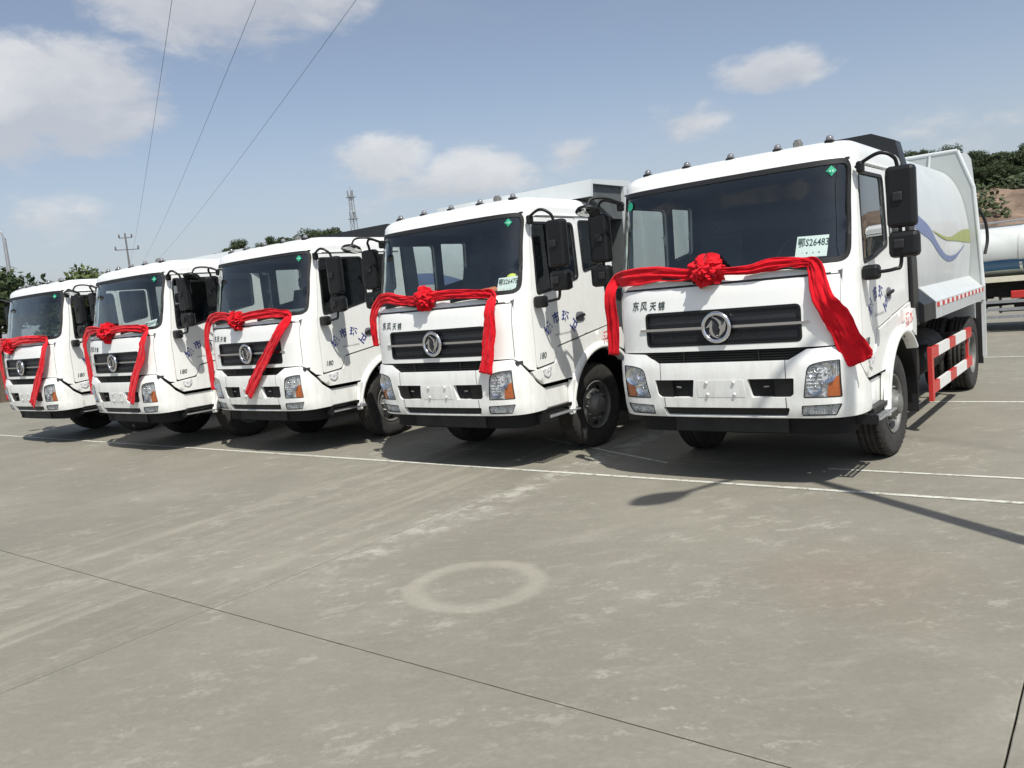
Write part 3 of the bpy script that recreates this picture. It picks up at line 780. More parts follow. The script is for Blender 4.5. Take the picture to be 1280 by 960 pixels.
        arm = catmull([(X(1.13), .47, 2.755), (X(1.20), .44, 2.79), (X(1.33), .42, 2.835), (X(1.42), .45, 2.80), (X(1.45), .50, 2.70), (X(1.45), .51, 2.3), (X(1.45), .50, 1.92), (X(1.40), .47, 1.865), (X(1.24), .45, 1.85)], 6)
        MB().tube(arm, .016, 8).build('arm', 'black_plastic', mr)
        MB().box(min(X(1.14), X(1.20)), max(X(1.14), X(1.20)), .42, .50, 2.70, 2.80, .02).build('arm_mount', 'black_plastic', mr)
        MB().box(min(X(1.15), X(1.29)), max(X(1.15), X(1.29)), .40, .52, 1.79, 1.92, .03).build('arm_foot', 'black_plastic', mr)
        hs = MB().box(min(X(1.355), X(1.585)), max(X(1.355), X(1.585)), .455, .575, 2.205, 2.715, .035).build('housing', 'black_plastic', mr)
        MB().box(min(X(1.375), X(1.565)), max(X(1.375), X(1.565)), .574, .580, 2.225, 2.695).build('mirror_pane', 'mirror_glass', hs)
        MB().box(min(X(1.41), X(1.49)), max(X(1.41), X(1.49)), .432, .458, 2.42, 2.50, .012).build('clamp', 'rubber', hs)
        h2 = MB().box(min(X(1.36), X(1.60)), max(X(1.36), X(1.60)), .45, .57, 1.955, 2.175, .04).build('housing', 'black_plastic', mr)
        MB().box(min(X(1.38), X(1.58)), max(X(1.38), X(1.58)), .569, .575, 1.975, 2.155).build('mirror_pane', 'mirror_glass', h2)
        MB().box(min(X(1.41), X(1.49)), max(X(1.41), X(1.49)), .428, .452, 2.03, 2.11, .012).build('clamp', 'rubber', h2)
        if sd < 0:
            mb = MB(); mb.tube(catmull([(-1.14, .42, 2.78), (-1.24, .30, 2.84), (-1.34, .18, 2.84), (-1.36, .12, 2.76)], 6), .013, 8); mb.build('front_mirror_arm', 'black_plastic', mr)
            dish = [(0, -.045), (.07, -.038), (.115, -.015), (.128, .01), (.12, .018)]
            fm = MB().lathe(dish, (0, 0, 0), 'z', 24).build('front_mirror', 'black_plastic', mr)
            rot = Matrix.Rotation(R(155), 4, 'X') @ Matrix.Rotation(R(20), 4, 'Y')
            M_ = Matrix.Translation((-1.34, .10, 2.72)) @ Vector((.10, -.32, -.94)).to_track_quat('Z', 'Y').to_matrix().to_4x4()
            fm.data.transform(M_)
            pn = MB().lathe([(0, .028), (.06, .024), (.12, .014)], (0, 0, 0), 'z', 24).build('front_mirror_pane', 'mirror_glass', fm); pn.data.transform(M_)
        # model number on the door
        text_on('lettering', CAB, '180', .098, fy(.50), 1.255, 'ink', dr, sd, off=.006, shear=.25, sx=.9, bold=.002)
        # door lettering on an arc
        cx, cz, rad = (.905, 1.33, .33)
        for i, ch in enumerate('城市环卫'):
            a = R(50-33.3*i); yy = cx-rad*math.sin(a)*1.0; zz = cz+rad*math.cos(a)
            qq = fy(yy) if sd > 0 else fy(2*cx-yy)
            text_on('lettering', CAB, ch, .14, qq, zz, 'blue_print', dr, sd, rot=a*.85, off=.006, bold=.004)
        text_on('lettering', CAB, 'CHENGSHI HUANWEI', .034, fy(cx+.02), cz+.135, 'grey_print', dr, sd, rot=R(2), off=.006)
    # ---- bumper
    T = [(bx(1.04), 1.268), (bx(.78), 1.258), (bx(.63), 1.172)]
    rt = [(0, .652), (bx(1.0), .652), (by(.46), .662), (by(.46), .890), (by(.335), .985), (by(.27), 1.070), (by(.16), 1.190)]+T+[(0, 1.172)]
    bo = rt[:-1]+[(-q, z) for q, z in reversed(rt[1:])]
    bo = [p for i, p in enumerate(bo) if p != bo[i-1]]
    bo = [(0, 1.172) if False else p for p in bo]
    hl = rpoly([(bx(.737), .838), (bx(1.035), .838), (bx(1.035), 1.155), (bx(.90), 1.148), (bx(.785), 1.118)], [.012, .012, .012, .05, .05], 3)
    cut = rpoly([(bx(.285), .842), (bx(.62), .842), (bx(.655), .87), (bx(.668), 1.012), (bx(.255), 1.012)], .014, 3)
    fog = rpoly([(bx(.715), .676), (bx(.985), .680), (bx(1.03), .776), (bx(.715), .764)], .01, 2)
    slot = rpoly([(-bx(.585), .664), (bx(.585), .664), (bx(.615), .748), (-bx(.615), .748)], .022, 3)
    holes = [hl, mirrored(hl), cut, mirrored(cut), fog, mirrored(fog), slot]
    bum = panel('bumper', BUM, bo, 'white_paint', root, holes, depth=.05, step=.06)
    panel('slot_recess', BUM, inset(slot, -.01), 'black_plastic', bum, depth=0, off=-.035, step=.1)
    panel('bumper_backing', BUM, [(-by(.44), .66), (by(.44), .66), (by(.44), .9), (by(.28), 1.06), (bx(1.0), 1.23), (-bx(1.0), 1.23), (-by(.28), 1.06), (-by(.44), .9)], 'dark_void', bum, depth=0, off=-.075, step=.12)
    for sd in (1, -1):
        panel('intake_recess', BUM, inset(cut, -.008), 'dark_void', bum, depth=0, off=-.045, step=.1, side=sd)
        pin = [(bx(.49), .846), (bx(.66), .846), (bx(.66), 1.008), (bx(.49), 1.008)]
        panel('intake_insert', BUM, pin, 'black_plastic', bum, depth=.02, off=-.018, step=.1, side=sd)
        MB().tube([BUM.P(sd*bx(.40), .935, -.02), BUM.P(sd*bx(.445), .94, -.02)], .008, 6).build('tow_pin', 'nut_steel', bum)
        for x, z0, z1 in ((.600, 1.014, 1.172), (.585, .748, .842)):
            panel('seam', BUM, [(bx(x)-.003, z0), (bx(x)+.003, z0), (bx(x)+.003, z1), (bx(x)-.003, z1)], 'dark_void', bum, depth=0, off=.0015, step=.08, side=sd)
        # headlamp
        h = panel('headlamp', BUM, inset(hl, -.006), 'lens_clear', root, depth=0, off=-.026, step=.05, side=sd)
        mb = MB()
        for (x, z, r_) in ((.93, 1.045, .088), (.835, .925, .066), (.835, 1.06, .05)):
            c = BUM.P(sd*bx(x), z, -.026)
            mb.lathe([(r_, -.014), (r_*.92, -.010), (r_*.72, -.002), (r_*.45, .006), (r_*.16, .010), (.012, .006), (.011, -.010), (0, -.012)], c, 'y', 20)
        mb.build('reflector', 'chrome', h)
        mb = MB()
        for i in range(9):
            z = .855+i*.033
            mb.tube([BUM.P(sd*bx(.755+.004*i), z, -.022), BUM.P(sd*bx(.90 if i > 4 else .90), z, -.018)], .005, 5)
        for i in range(6): mb.tube([BUM.P(sd*bx(.955+.014*i), 1.0, -.017), BUM.P(sd*bx(.955+.014*i), 1.14, -.017)], .003, 4)
        mb.build('lamp_ribs', 'lens_clear', h)
        am = rpoly([(bx(.925), .842), (bx(1.033), .842), (bx(1.033), 1.02), (bx(.985), 1.005), (bx(.945), .96)], [.01, .01, .01, .05, .05], 4)
        panel('indicator', BUM, am, 'amber', h, depth=.02, off=-.012, step=.05, side=sd)
        panel('lens', BUM, inset(hl, .002), 'glass_lens', h, depth=0, off=-.004, step=.06, side=sd)
        panel('lamp_rim', BUM, inset(hl, -.003), 'rubber', h, [inset(hl, .004)], depth=.01, off=.0015, step=.06, side=sd)
        fo = panel('fog_lamp', BUM, inset(fog, -.004), 'lens_clear', root, depth=0, off=-.018, step=.06, side=sd)
        mb = MB()
        for i in range(11): mb.tube([BUM.P(sd*bx(.735+i*.022), .685, -.014), BUM.P(sd*bx(.735+i*.023), .760, -.014)], .0045, 4)
        mb.build('lamp_ribs', 'lens_clear', fo)
        panel('lens', BUM, inset(fog, .002), 'glass_lens', fo, depth=0, off=-.006, step=.06, side=sd)
        panel('lamp_rim', BUM, inset(fog, -.003), 'rubber', fo, [inset(fog, .004)], depth=.01, off=.0015, step=.06, side=sd)
    plt = panel('plate_mount', BUM, rpoly([(-bx(.232), .848), (bx(.232), .848), (bx(.222), 1.006), (-bx(.222), 1.006)], .01, 2), 'white_paint', bum, depth=.006, off=.0025, step=.1)
    for x in (-.13, .13):
        for z in (.875, .985):
            MB().lathe([(.016, 0.002), (.016, -.003), (.010, -.006), (0, -.007)], BUM.P(bx(x), z, .009), 'y', 8).build('bolt', 'white_reflect', bum)
    # lower intake between bonnet and bumper
    mb = MB()
    for z in (1.190, 1.212, 1.234, 1.256):
        panel('', CAB, [(-fx(.9), z-.004), (fx(.9), z-.004), (fx(.9), z+.004), (-fx(.9), z+.004)], None, depth=.01, off=-.005, step=.12, mb=mb)
    li = mb.build('lower_grille', 'black_plastic', root, fix=False)
    panel('lower_grille_back', CAB, [(-fy(.3), 1.09), (fy(.3), 1.09), (fx(1.05), 1.29), (-fx(1.05), 1.29)], 'dark_void', li, depth=0, off=-.028, step=.12)
    for x in (-.36, .36): MB().tube([CAB.P(fx(x), 1.18, .006), CAB.P(fx(x), 1.262, .006)], .008, 6).build('grille_stay', 'black_plastic', li)
    # black apron under the bumper, coloured darker still to stand in for shadow
    ap = [(-by(.42), .485), (by(.42), .485), (by(.45), .66), (-by(.45), .66)]
    panel('apron', BUM, ap, 'dark_void', root, depth=.03, off=-.11, step=.1)
    # ---- roof markers
    for x in (-.868, -.423, .02, .465, .909):
        yy = .50 if abs(x) < .6 else .54
        mk = MB().box(x-.035, x+.035, yy-.05, yy+.06, 2.99, 3.030, .01).build('roof_marker', 'black_plastic', root)
        MB().lathe([(.034, 0), (.033, .020), (.024, .036), (.012, .043), (0, .045)], (x, yy, 3.029), 'z', 12).build('marker_lens', 'marker_grey', mk)
    MB().box(.56, .63, .62, .70, 3.02, 3.085, .01).tube([(.595, .66, 3.08), (.595, .66, 3.10)], .03, 8).build('roof_horn', 'nut_steel', root)
    # ---- interior
    db_ = MB().prism([(.16, 1.55), (.16, 1.90), (.30, 1.965), (.52, 2.0), (.62, 1.97), (.66, 1.80), (.60, 1.55)], 'x', -1.06, 1.06).build('dashboard', 'dash', root)
    MB().box(.30, .74, .50, .64, 1.97, 2.06, .03).build('instrument_hood', 'dash', db_)
    sw = empty('steering_wheel'); sw.parent = root
    ring = []; c = Vector((.52, .80, 2.06)); ax1 = Vector((1, 0, 0)); ax2 = Vector((0, .42, .90)).normalized()
    for k in range(29): a = 2*math.pi*k/28; ring.append(c+.215*(math.cos(a)*ax1+math.sin(a)*ax2))
    MB().tube(ring, .016, 8, caps=False).build('rim', 'rubber', sw)
    mb = MB(); mb.tube([c, c+Vector((0, -.22, -.28))], .03, 8)
    for a in (R(200), R(340), R(90)): mb.tube([c, c+.21*(math.cos(a)*ax1+math.sin(a)*ax2)], .014, 6)
    mb.build('hub', 'rubber', sw)
    for x in (-.58, .52):
        s_ = empty('seat'); s_.parent = root
        MB().box(x-.25, x+.25, 1.0, 1.48, 1.55, 1.72, .05).build('cushion', 'seat_cloth', s_)
        MB().prism([(1.40, 1.70), (1.52, 1.70), (1.68, 2.36), (1.58, 2.38)], 'x', x-.24, x+.24).build('backrest', 'seat_cloth', s_)
        MB().box(x-.13, x+.13, 1.58, 1.68, 2.40, 2.58, .04).build('headrest', 'seat_cloth', s_)

def build_chassis(root):
    for sd in (1, -1):
        MB().box(min(sd*.36, sd*.44), max(sd*.36, sd*.44), .35, 7.0, .80, 1.04).build('frame_rail', 'chassis', root)
    mb = MB()
    for y in (.6, 2.4, 3.5, 4.6, 5.4, 6.8): mb.box(-.36, .36, y-.05, y+.05, .84, 1.0)
    mb.build('cross_members', 'chassis', root)
    mb = MB().box(-.5, .5, .5, 1.9, .62, 1.18, .05).box(-.55, .55, .12, .22, .50, 1.15); mb.build('engine', 'chassis', root)
    MB().tube([(-.95, 1.65, .50), (-.6, 1.65, .42), (.6, 1.65, .42), (.95, 1.65, .50)], .06, 10).box(-.5, -.4, 1.1, 2.3, .6, .72).box(.4, .5, 1.1, 2.3, .6, .72).build('front_axle', 'axle', root)
    MB().tube([(-.9, 6.15, .51), (.9, 6.15, .51)], .085, 12).lathe([(0, -.16), (.16, -.14), (.21, 0), (.16, .2), (.06, .32)], (0, 6.15, .51), 'y', 16).box(-.52, -.42, 5.4, 6.9, .72, .86).box(.42, .52, 5.4, 6.9, .72, .86).build('rear_axle', 'axle', root)
    MB().tube([(0, 2.0, .78), (0, 5.9, .56)], .05, 10).build('drive_shaft', 'axle', root)
    for sd in (1, -1):
        wheel_mesh_parts(root, (sd*.96, 1.65, .52), sd < 0, False)
        wheel_mesh_parts(root, (sd*1.00, 6.15, .52), sd < 0, True)
        # mud flap and rear guard
        MB().box(min(sd*.66, sd*1.14), max(sd*.66, sd*1.14), 2.46, 2.48, .30, 1.16).build('mud_flap', 'rubber', root)
        MB().box(min(sd*.66, sd*1.16), max(sd*.66, sd*1.16), 6.84, 6.86, .28, 1.2).build('mud_flap', 'rubber', root)
    # tank, battery box, air tanks between the axles
    MB().lathe([(0, -.62), (.25, -.62), (.28, -.59), (.28, .59), (.25, .62), (0, .62)], (.74, 4.2, .74), 'y', 24).build('fuel_tank', 'chassis', root)
    MB().box(.55, 1.0, 2.75, 3.3, .5, .95, .03).build('battery_box', 'black_plastic', root)
    MB().lathe([(0, -.4), (.1, -.38), (.13, -.3), (.13, .3), (.1, .38), (0, .4)], (-.78, 3.4, .62), 'y', 16).lathe([(0, -.4), (.1, -.38), (.13, -.3), (.13, .3), (.1, .38), (0, .4)], (-.78, 4.4, .62), 'y', 16).build('air_tank', 'chassis', root)
    for k in range(2):
        pts = catmull([(.92-.1*k, 2.22, 1.05), (.98-.1*k, 2.42+.03*k, 1.24-.04*k), (.98-.1*k, 2.66, 1.14), (.95-.1*k, 2.78, .84)], 8)
        MB().tube(pts, .028, 8).build('hose', 'rubber', root)

def side_guard(root, sd=1):
    g = empty('side_guard'); g.parent = root
    xa, xb = (1.19, 1.225) if sd > 0 else (-1.225, -1.19)
    y0, y1 = 2.86, 5.42
    for zc in (.885, .495):
        n = 9; step = (y1-y0)/n
        for i in range(n):
            w = .30
        cuts = [0, .32, .98, 1.38, 2.12, 2.56]
        for i, (a, b) in enumerate(zip(cuts, cuts[1:])):
            MB().box(xa, xb, y0+a, y0+b, zc-.062, zc+.062).build('rail_segment', 'red_paint' if i % 2 == 0 else 'white_reflect', g)
        MB().box(xa-.006 if sd > 0 else xa, xb if sd > 0 else xb+.006, y0, y1, zc-.012, zc+.012).build('rail_rib', 'galvanised', g) if False else None
    MB().box(xa-.004, xb+.004, y0-.10, y0-.002, .36, .955).build('guard_post', 'red_paint', g)
    MB().box(xa-.03 if sd > 0 else xb+.002, xa-.002 if sd > 0 else xb+.03, y1-.08, y1-.02, .42, .94).build('guard_post', 'red_paint', g)
    for y in (3.5, 5.0): MB().box(min(sd*.44, sd*1.188), max(sd*.44, sd*1.188), y-.03, y+.03, .86, .92).build('guard_bracket', 'chassis', g)

def loft(mb, sec, y0, y1, n=10, smooth=True):
    v = []; f = []; m = len(sec)
    for i in range(n+1):
        y = y0+(y1-y0)*i/n
        v += [(x, y, z) for x, z in sec]
    for i in range(n):
        for k in range(m-1): f.append((i*m+k, i*m+k+1, (i+1)*m+k+1, (i+1)*m+k))
    return mb.add(v, f, smooth)

def compactor_body(root):
    half = catmull([(1.06, 1.50, 0), (1.085, 1.75, 0), (1.10, 2.05, 0), (1.075, 2.42, 0), (.985, 2.82, 0), (.80, 3.11, 0), (.45, 3.245, 0), (0, 3.285, 0)], 7)
    sec = [(p.x, p.y) for p in half]; full = sec+[(-x, z) for x, z in reversed(sec[:-1])]
    bar = empty('barrel'); bar.parent = root
    loft(MB(), full, 2.44, 6.42, 14).build('barrel_skin', 'white_body', bar)
    MB().box(-1.06, 1.06, 2.44, 6.42, 1.30, 1.52).build('barrel_floor', 'white_body', bar)
    # black front bulkhead
    out = [(1.19, 1.24), (1.185, 1.9), (1.165, 2.55), (1.14, 2.86), (1.075, 3.15), (.85, 3.255)]
    out = out+[(-x, z) for x, z in reversed(out)]
    MB().prism(out, 'y', 2.20, 2.439).build('bulkhead', 'black_paint', root)
    MB().prism([(1.0, 1.24), (1.235, 1.26), (1.235, 1.44), (1.0, 1.66)], 'y', 2.44, 3.05).build('bulkhead_wing', 'black_paint', root)
    MB().prism([(-1.0, 1.24), (-1.235, 1.26), (-1.235, 1.44), (-1.0, 1.66)], 'y', 2.44, 3.05).build('bulkhead_wing', 'black_paint', root)
    # ledges with reflective tape
    for sd in (1, -1):
        led = MB().prism([(sd*1.02, 1.25), (sd*1.24, 1.25), (sd*1.24, 1.440), (sd*1.02, 1.66)], 'y', 3.051, 6.60).build('ledge', 'white_body', root)
        n = 24; st = 3.5/n
        for i in range(n):
            MB().box(min(sd*1.241, sd*1.244), max(sd*1.241, sd*1.244), 3.1+i*st, 3.1+(i+.96)*st, 1.375, 1.425).build('reflective_tape', 'red_paint' if i % 2 == 0 else 'white_reflect', led)
    # tail frame: plate in front of the hopper, wider than the barrel
    fl = [(1.245, 1.445), (1.205, 2.2), (1.165, 2.86), (.975, 3.40), (.56, 3.40)]; fl = fl+[(-x, z) for x, z in reversed(fl)]
    inn = [(1.0, 1.5), (1.0, 2.2), (.95, 2.8), (.72, 3.08), (.4, 3.2)]; inn = inn+[(-x, z) for x, z in reversed(inn)]
    tf = empty('tail_frame'); tf.parent = root
    MB().prism(fl, 'y', 6.43, 6.50).build('frame_plate', 'shaded_body', tf)  # plate coloured darker than the barrel, as shade on its front face
    mb = MB()
    for a, b in zip(fl, fl[1:]): mb.tube([(a[0], 6.44, a[1]), (b[0], 6.44, b[1])], .028, 6)
    mb.tube([(.62, 6.42, 3.38), (.60, 6.42, 3.2)], .02, 6); mb.tube([(-.62, 6.42, 3.38), (-.60, 6.42, 3.2)], .02, 6)
    mb.build('frame_edge', 'white_body', tf)
    MB().prism([(6.501, 1.0), (7.35, .9), (7.55, 1.4), (7.35, 2.6), (6.9, 3.3), (6.501, 3.36)], 'x', -1.08, 1.08).build('hopper', 'white_body', root)
    for sd in (1, -1):
        MB().prism([(6.51, .42), (6.60, .42), (6.64, 1.44), (6.51, 1.44)], 'x', sd*1.20, sd*1.245).build('hopper_leg', 'white_body', root)
    MB().tube(catmull([(1.2, 6.58, 2.55), (1.26, 6.72, 2.35), (1.27, 6.78, 2.1), (1.24, 6.72, 1.9)], 6), .022, 8).build('hydraulic_hose', 'rubber', root)
    # painted waves
    arc = [0.]
    for a, b in zip(half, half[1:]): arc.append(arc[-1]+(b-a).length)
    def xz(z):
        for a, b in zip(half, half[1:]):
            if b.y >= z: t = (z-a.y)/(b.y-a.y); return a.x+t*(b.x-a.x)
        return 1.0
    def wave(name, top, bot, m, off):
        for sd in (1, -1):
            v = []; f = []; n = 40; k = 5
            T_ = catmull([(y, z, 0) for y, z in top], 12); B_ = catmull([(y, z, 0) for y, z in bot], 12)
            def at(C, y):
                for a, b in zip(C, C[1:]):
                    if b.x >= y: return a.y+(y-a.x)/max(1e-6, b.x-a.x)*(b.y-a.y)
                return C[-1].y
            ya, yb = top[0][0], top[-1][0]
            for i in range(n+1):
                y = ya+(yb-ya)*i/n; zt, zb = at(T_, y), at(B_, y)
                for j in range(k+1): z = zb+(zt-zb)*j/k; v.append((sd*(xz(z)+off), y, z))
            for i in range(n):
                for j in range(k): a = i*(k+1)+j; f.append((a, a+1, a+k+2, a+k+1))
            mesh_obj(name, v, f, m, bar, smooth=True)
    wave('painted_wave', [(2.46, 2.44), (2.9, 2.44), (3.2, 2.39), (3.65, 2.28), (4.03, 2.10), (4.45, 1.965), (4.8, 1.925), (5.2, 1.935), (5.55, 1.985), (5.95, 2.06)],
         [(2.46, 2.26), (2.9, 2.26), (3.2, 2.20), (3.65, 2.12), (4.03, 1.985), (4.45, 1.885), (4.8, 1.85), (5.2, 1.875), (5.55, 1.955), (5.95, 2.052)], 'wave_blue', .004)
    wave('painted_wave', [(3.8, 2.245), (4.2, 2.20), (4.6, 2.165), (5.0, 2.17), (5.35, 2.21), (5.7, 2.25), (6.1, 2.27), (6.40, 2.275)],
         [(3.8, 2.238), (4.2, 2.17), (4.6, 2.125), (5.0, 2.115), (5.35, 2.11), (5.7, 2.10), (6.1, 2.09), (6.40, 2.085)], 'wave_green', .007)

def guard_body(root, skin='shaded_body', over=1.62, h=3.235, hb=3.035):
    """hopper body whose front shield reaches over the cab"""
    b = empty('load_body'); b.parent = root
    MB().box(-1.24, 1.24, 2.42, 7.1, 1.22, 1.32).build('body_floor', 'chassis', b)
    for sd in (1, -1):
        MB().prism([(2.42, 1.321), (7.1, 1.321), (7.1, h-.05), (2.42, h-.05)], 'x', sd*1.20, sd*1.25).build('side_wall', skin, b)
        for y in (2.9, 3.8, 4.7, 5.6, 6.5): MB().box(min(sd*1.251, sd*1.29), max(sd*1.251, sd*1.29), y-.05, y+.05, 1.33, h-.06).build('side_rib', skin, b)
    MB().box(-1.199, 1.199, 2.42, 2.47, 1.321, h-.06).build('front_wall', 'shade_grey', b)  # dark wall colour stands in for shade below the shield
    MB().box(-1.199, 1.199, 7.05, 7.1, 1.321, h-.2).build('tail_gate', skin, b)
    sh = MB().prism([(over, hb), (over+.03, h), (2.60, h+.03), (2.60, h-.049), (over+.07, h-.049), (over+.05, hb)], 'x', -1.25, 1.25).build('cab_shield', skin, b)
    MB().prism([(over+.051, hb+.01), (over+.071, h-.051), (2.41, h-.051), (2.41, h-.45), (2.2, h-.45)], 'x', -1.2, 1.2).build('shield_shade_panel', 'shade_grey', b)  # added dark panel, coloured as the shade beneath the overhang
    MB().box(-1.245, 1.245, 2.61, 7.1, h-.048, h+.0).build('top_cover', skin, b)

def box_body(root):
    b = empty('load_body'); b.parent = root
    MB().box(-1.24, 1.24, 2.36, 7.0, 1.22, 3.18).build('box_shell', 'white_body', b)
    mb = MB()
    for (x, y) in ((-1.24, 2.36), (1.24, 2.36)): mb.box(x-.03, x+.03, y-.03, y+.03, 1.2, 3.22)
    mb.box(-1.27, 1.27, 2.33, 2.39, 3.181, 3.24); mb.box(1.21, 1.27, 2.391, 7.0, 3.181, 3.24); mb.box(-1.27, -1.21, 2.391, 7.0, 3.181, 3.24)
    mb.build('corner_trim', 'black_plastic', b)

# positions from the photograph's geometry: (x, y, yaw)
SPOT = [(-2.993, 7.018, -.009), (-6.367, 6.879, -.013), (-10.118, 6.992, -.004), (-13.145, 6.569, -.013), (-16.71, 6.601, .011)]
LABELS = ['white barrel-bodied garbage truck nearest on the right, blue and green waves, red side guard',
          'white truck second from right, grey shield over its roof, card S26475 in its windscreen',
          'middle white truck of the row whose right red ribbon tail slants to the left',
          'white truck fourth from the right, between the middle truck and the leftmost one',
          'white truck at the far left end of the row, cut by the picture edge']
proto = empty('parked_truck'); build_cab(proto); build_chassis(proto)
TRUCKS = [proto]+[copy_tree(proto) for _ in range(4)]
for t, (x, y, a), lb in zip(TRUCKS, SPOT, LABELS):
    t.location = (x, y, 0); t.rotation_euler = (0, 0, a); tag(t, lb, 'truck', 'white trucks parked in a row')
tanker = copy_tree(proto, None)          # the water tanker behind shares cab and chassis
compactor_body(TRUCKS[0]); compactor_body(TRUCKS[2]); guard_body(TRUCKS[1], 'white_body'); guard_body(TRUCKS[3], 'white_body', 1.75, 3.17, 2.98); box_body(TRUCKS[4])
for t in TRUCKS: side_guard(t, 1); side_guard(t, -1)
for t, a in zip(TRUCKS, (-2, -3, 5, 2, -6)):
    for ch in t.children:
        if ch.name.startswith('wheel') and ch.type == 'EMPTY' and ch.location.y < 3: ch.rotation_euler.z += R(a)
# round green notice inside the nearest truck's windscreen
panel('sticker', CAB, [(-fx(1.0)+.045*math.cos(a), 2.715+.045*math.sin(a)) for a in [2*math.pi*k/16 for k in range(16)]], 'green_label', TRUCKS[0], depth=0, off=.003, step=.05)

# ------------------------------------------------------------------ water tanker
def build_tanker(root):
    root.name = 'water_tanker'
    tag(root, 'white water tanker with blue wave on its tank, behind the nearest truck', 'tanker')
    if 'group' in root: del root['group']
    ns = 24; v = []; f = []; a_, b_ = 1.12, .60; zc = 1.88
    tk = empty('tank'); tk.parent = root
    sec = []
    for k in range(33):
        t = 2*math.pi*k/32; c, s = math.cos(t), math.sin(t); sec.append((a_*math.copysign(abs(c)**.8, c), zc+b_*math.copysign(abs(s)**.8, s)))
    mb = loft(MB(), sec, 2.55, 8.6, 6); mb.add([(x, 2.55, z) for x, z in sec[:-1]], [tuple(range(32))]); mb.add([(x, 8.6, z) for x, z in sec[:-1]], [tuple(range(32))])
    mb.build('tank_shell', 'tank_white', tk)
    for y in (2.7, 4.6, 6.5, 8.4):
        loft(MB(), [(x*1.012, zc+(z-zc)*1.015) for x, z in sec], y-.03, y+.03, 1).build('tank_band', 'tank_white', tk)
    MB().box(-.25, .25, 3.0, 8.2, 2.47, 2.50).tube([(-.3, 3, 2.6), (-.3, 8.2, 2.6)], .015, 6).tube([(.3, 3, 2.6), (.3, 8.2, 2.6)], .015, 6).build('walkway', 'galvanised', tk)
    for y in (3.05, 4.3, 5.6, 6.9, 8.15):
        MB().tube([(.3, y, 2.46), (.3, y, 2.6)], .012, 6).tube([(-.3, y, 2.46), (-.3, y, 2.6)], .012, 6).build('rail_post', 'galvanised', tk)
    def xs(z):
        u = max(-1, min(1, (z-zc)/b_)); s = abs(u)**(1/.8); c = math.sqrt(max(0, 1-s*s)); return a_*c**.8
    for sd in (1, -1):
        v = []; f = []; n = 60
        for i in range(n+1):
            y = 2.7+5.7*i/n; zt = 1.58+.11*math.sin(y*1.5+.4); zb = 1.40+.05*math.sin(y*1.5+.4)
            for j in range(5): z = zb+(zt-zb)*j/4; v.append((sd*(xs(z)+.012), y, z))
        for i in range(n):
            for j in range(4): a = i*5+j; f.append((a, a+1, a+6, a+5))
        mesh_obj('painted_wave', v, f, 'tank_blue', tk, smooth=True)
        MB().box(min(sd*.7, sd*1.18), max(sd*.7, sd*1.18), 2.5, 8.65, 1.18, 1.30).build('sill', 'tank_cream', root)
        MB().box(min(sd*1.12, sd*1.2), max(sd*1.12, sd*1.2), 3.6, 4.8, .78, .96, .02).build('tool_box', 'red_paint', root)
        for z in (.36, .54, .72):
            MB().box(min(sd*1.16, sd*1.19), max(sd*1.16, sd*1.19), 2.75, 5.4, z-.035, z+.035).build('guard_rail', 'galvanised', root)
        for y in (2.8, 4.1, 5.35):
            MB().box(min(sd*1.12, sd*1.158), max(sd*1.12, sd*1.158), y-.03, y+.03, .3, 1.0).build('guard_post', 'galvanised', root)
    MB().box(-.5, .5, 2.5, 8.6, 1.041, 1.178).build('sub_frame', 'chassis', root)
build_tanker(tanker)
tanker.location = (2.6, 23.2, 0); tanker.rotation_euler = (0, 0, R(90-2)+math.pi*0)

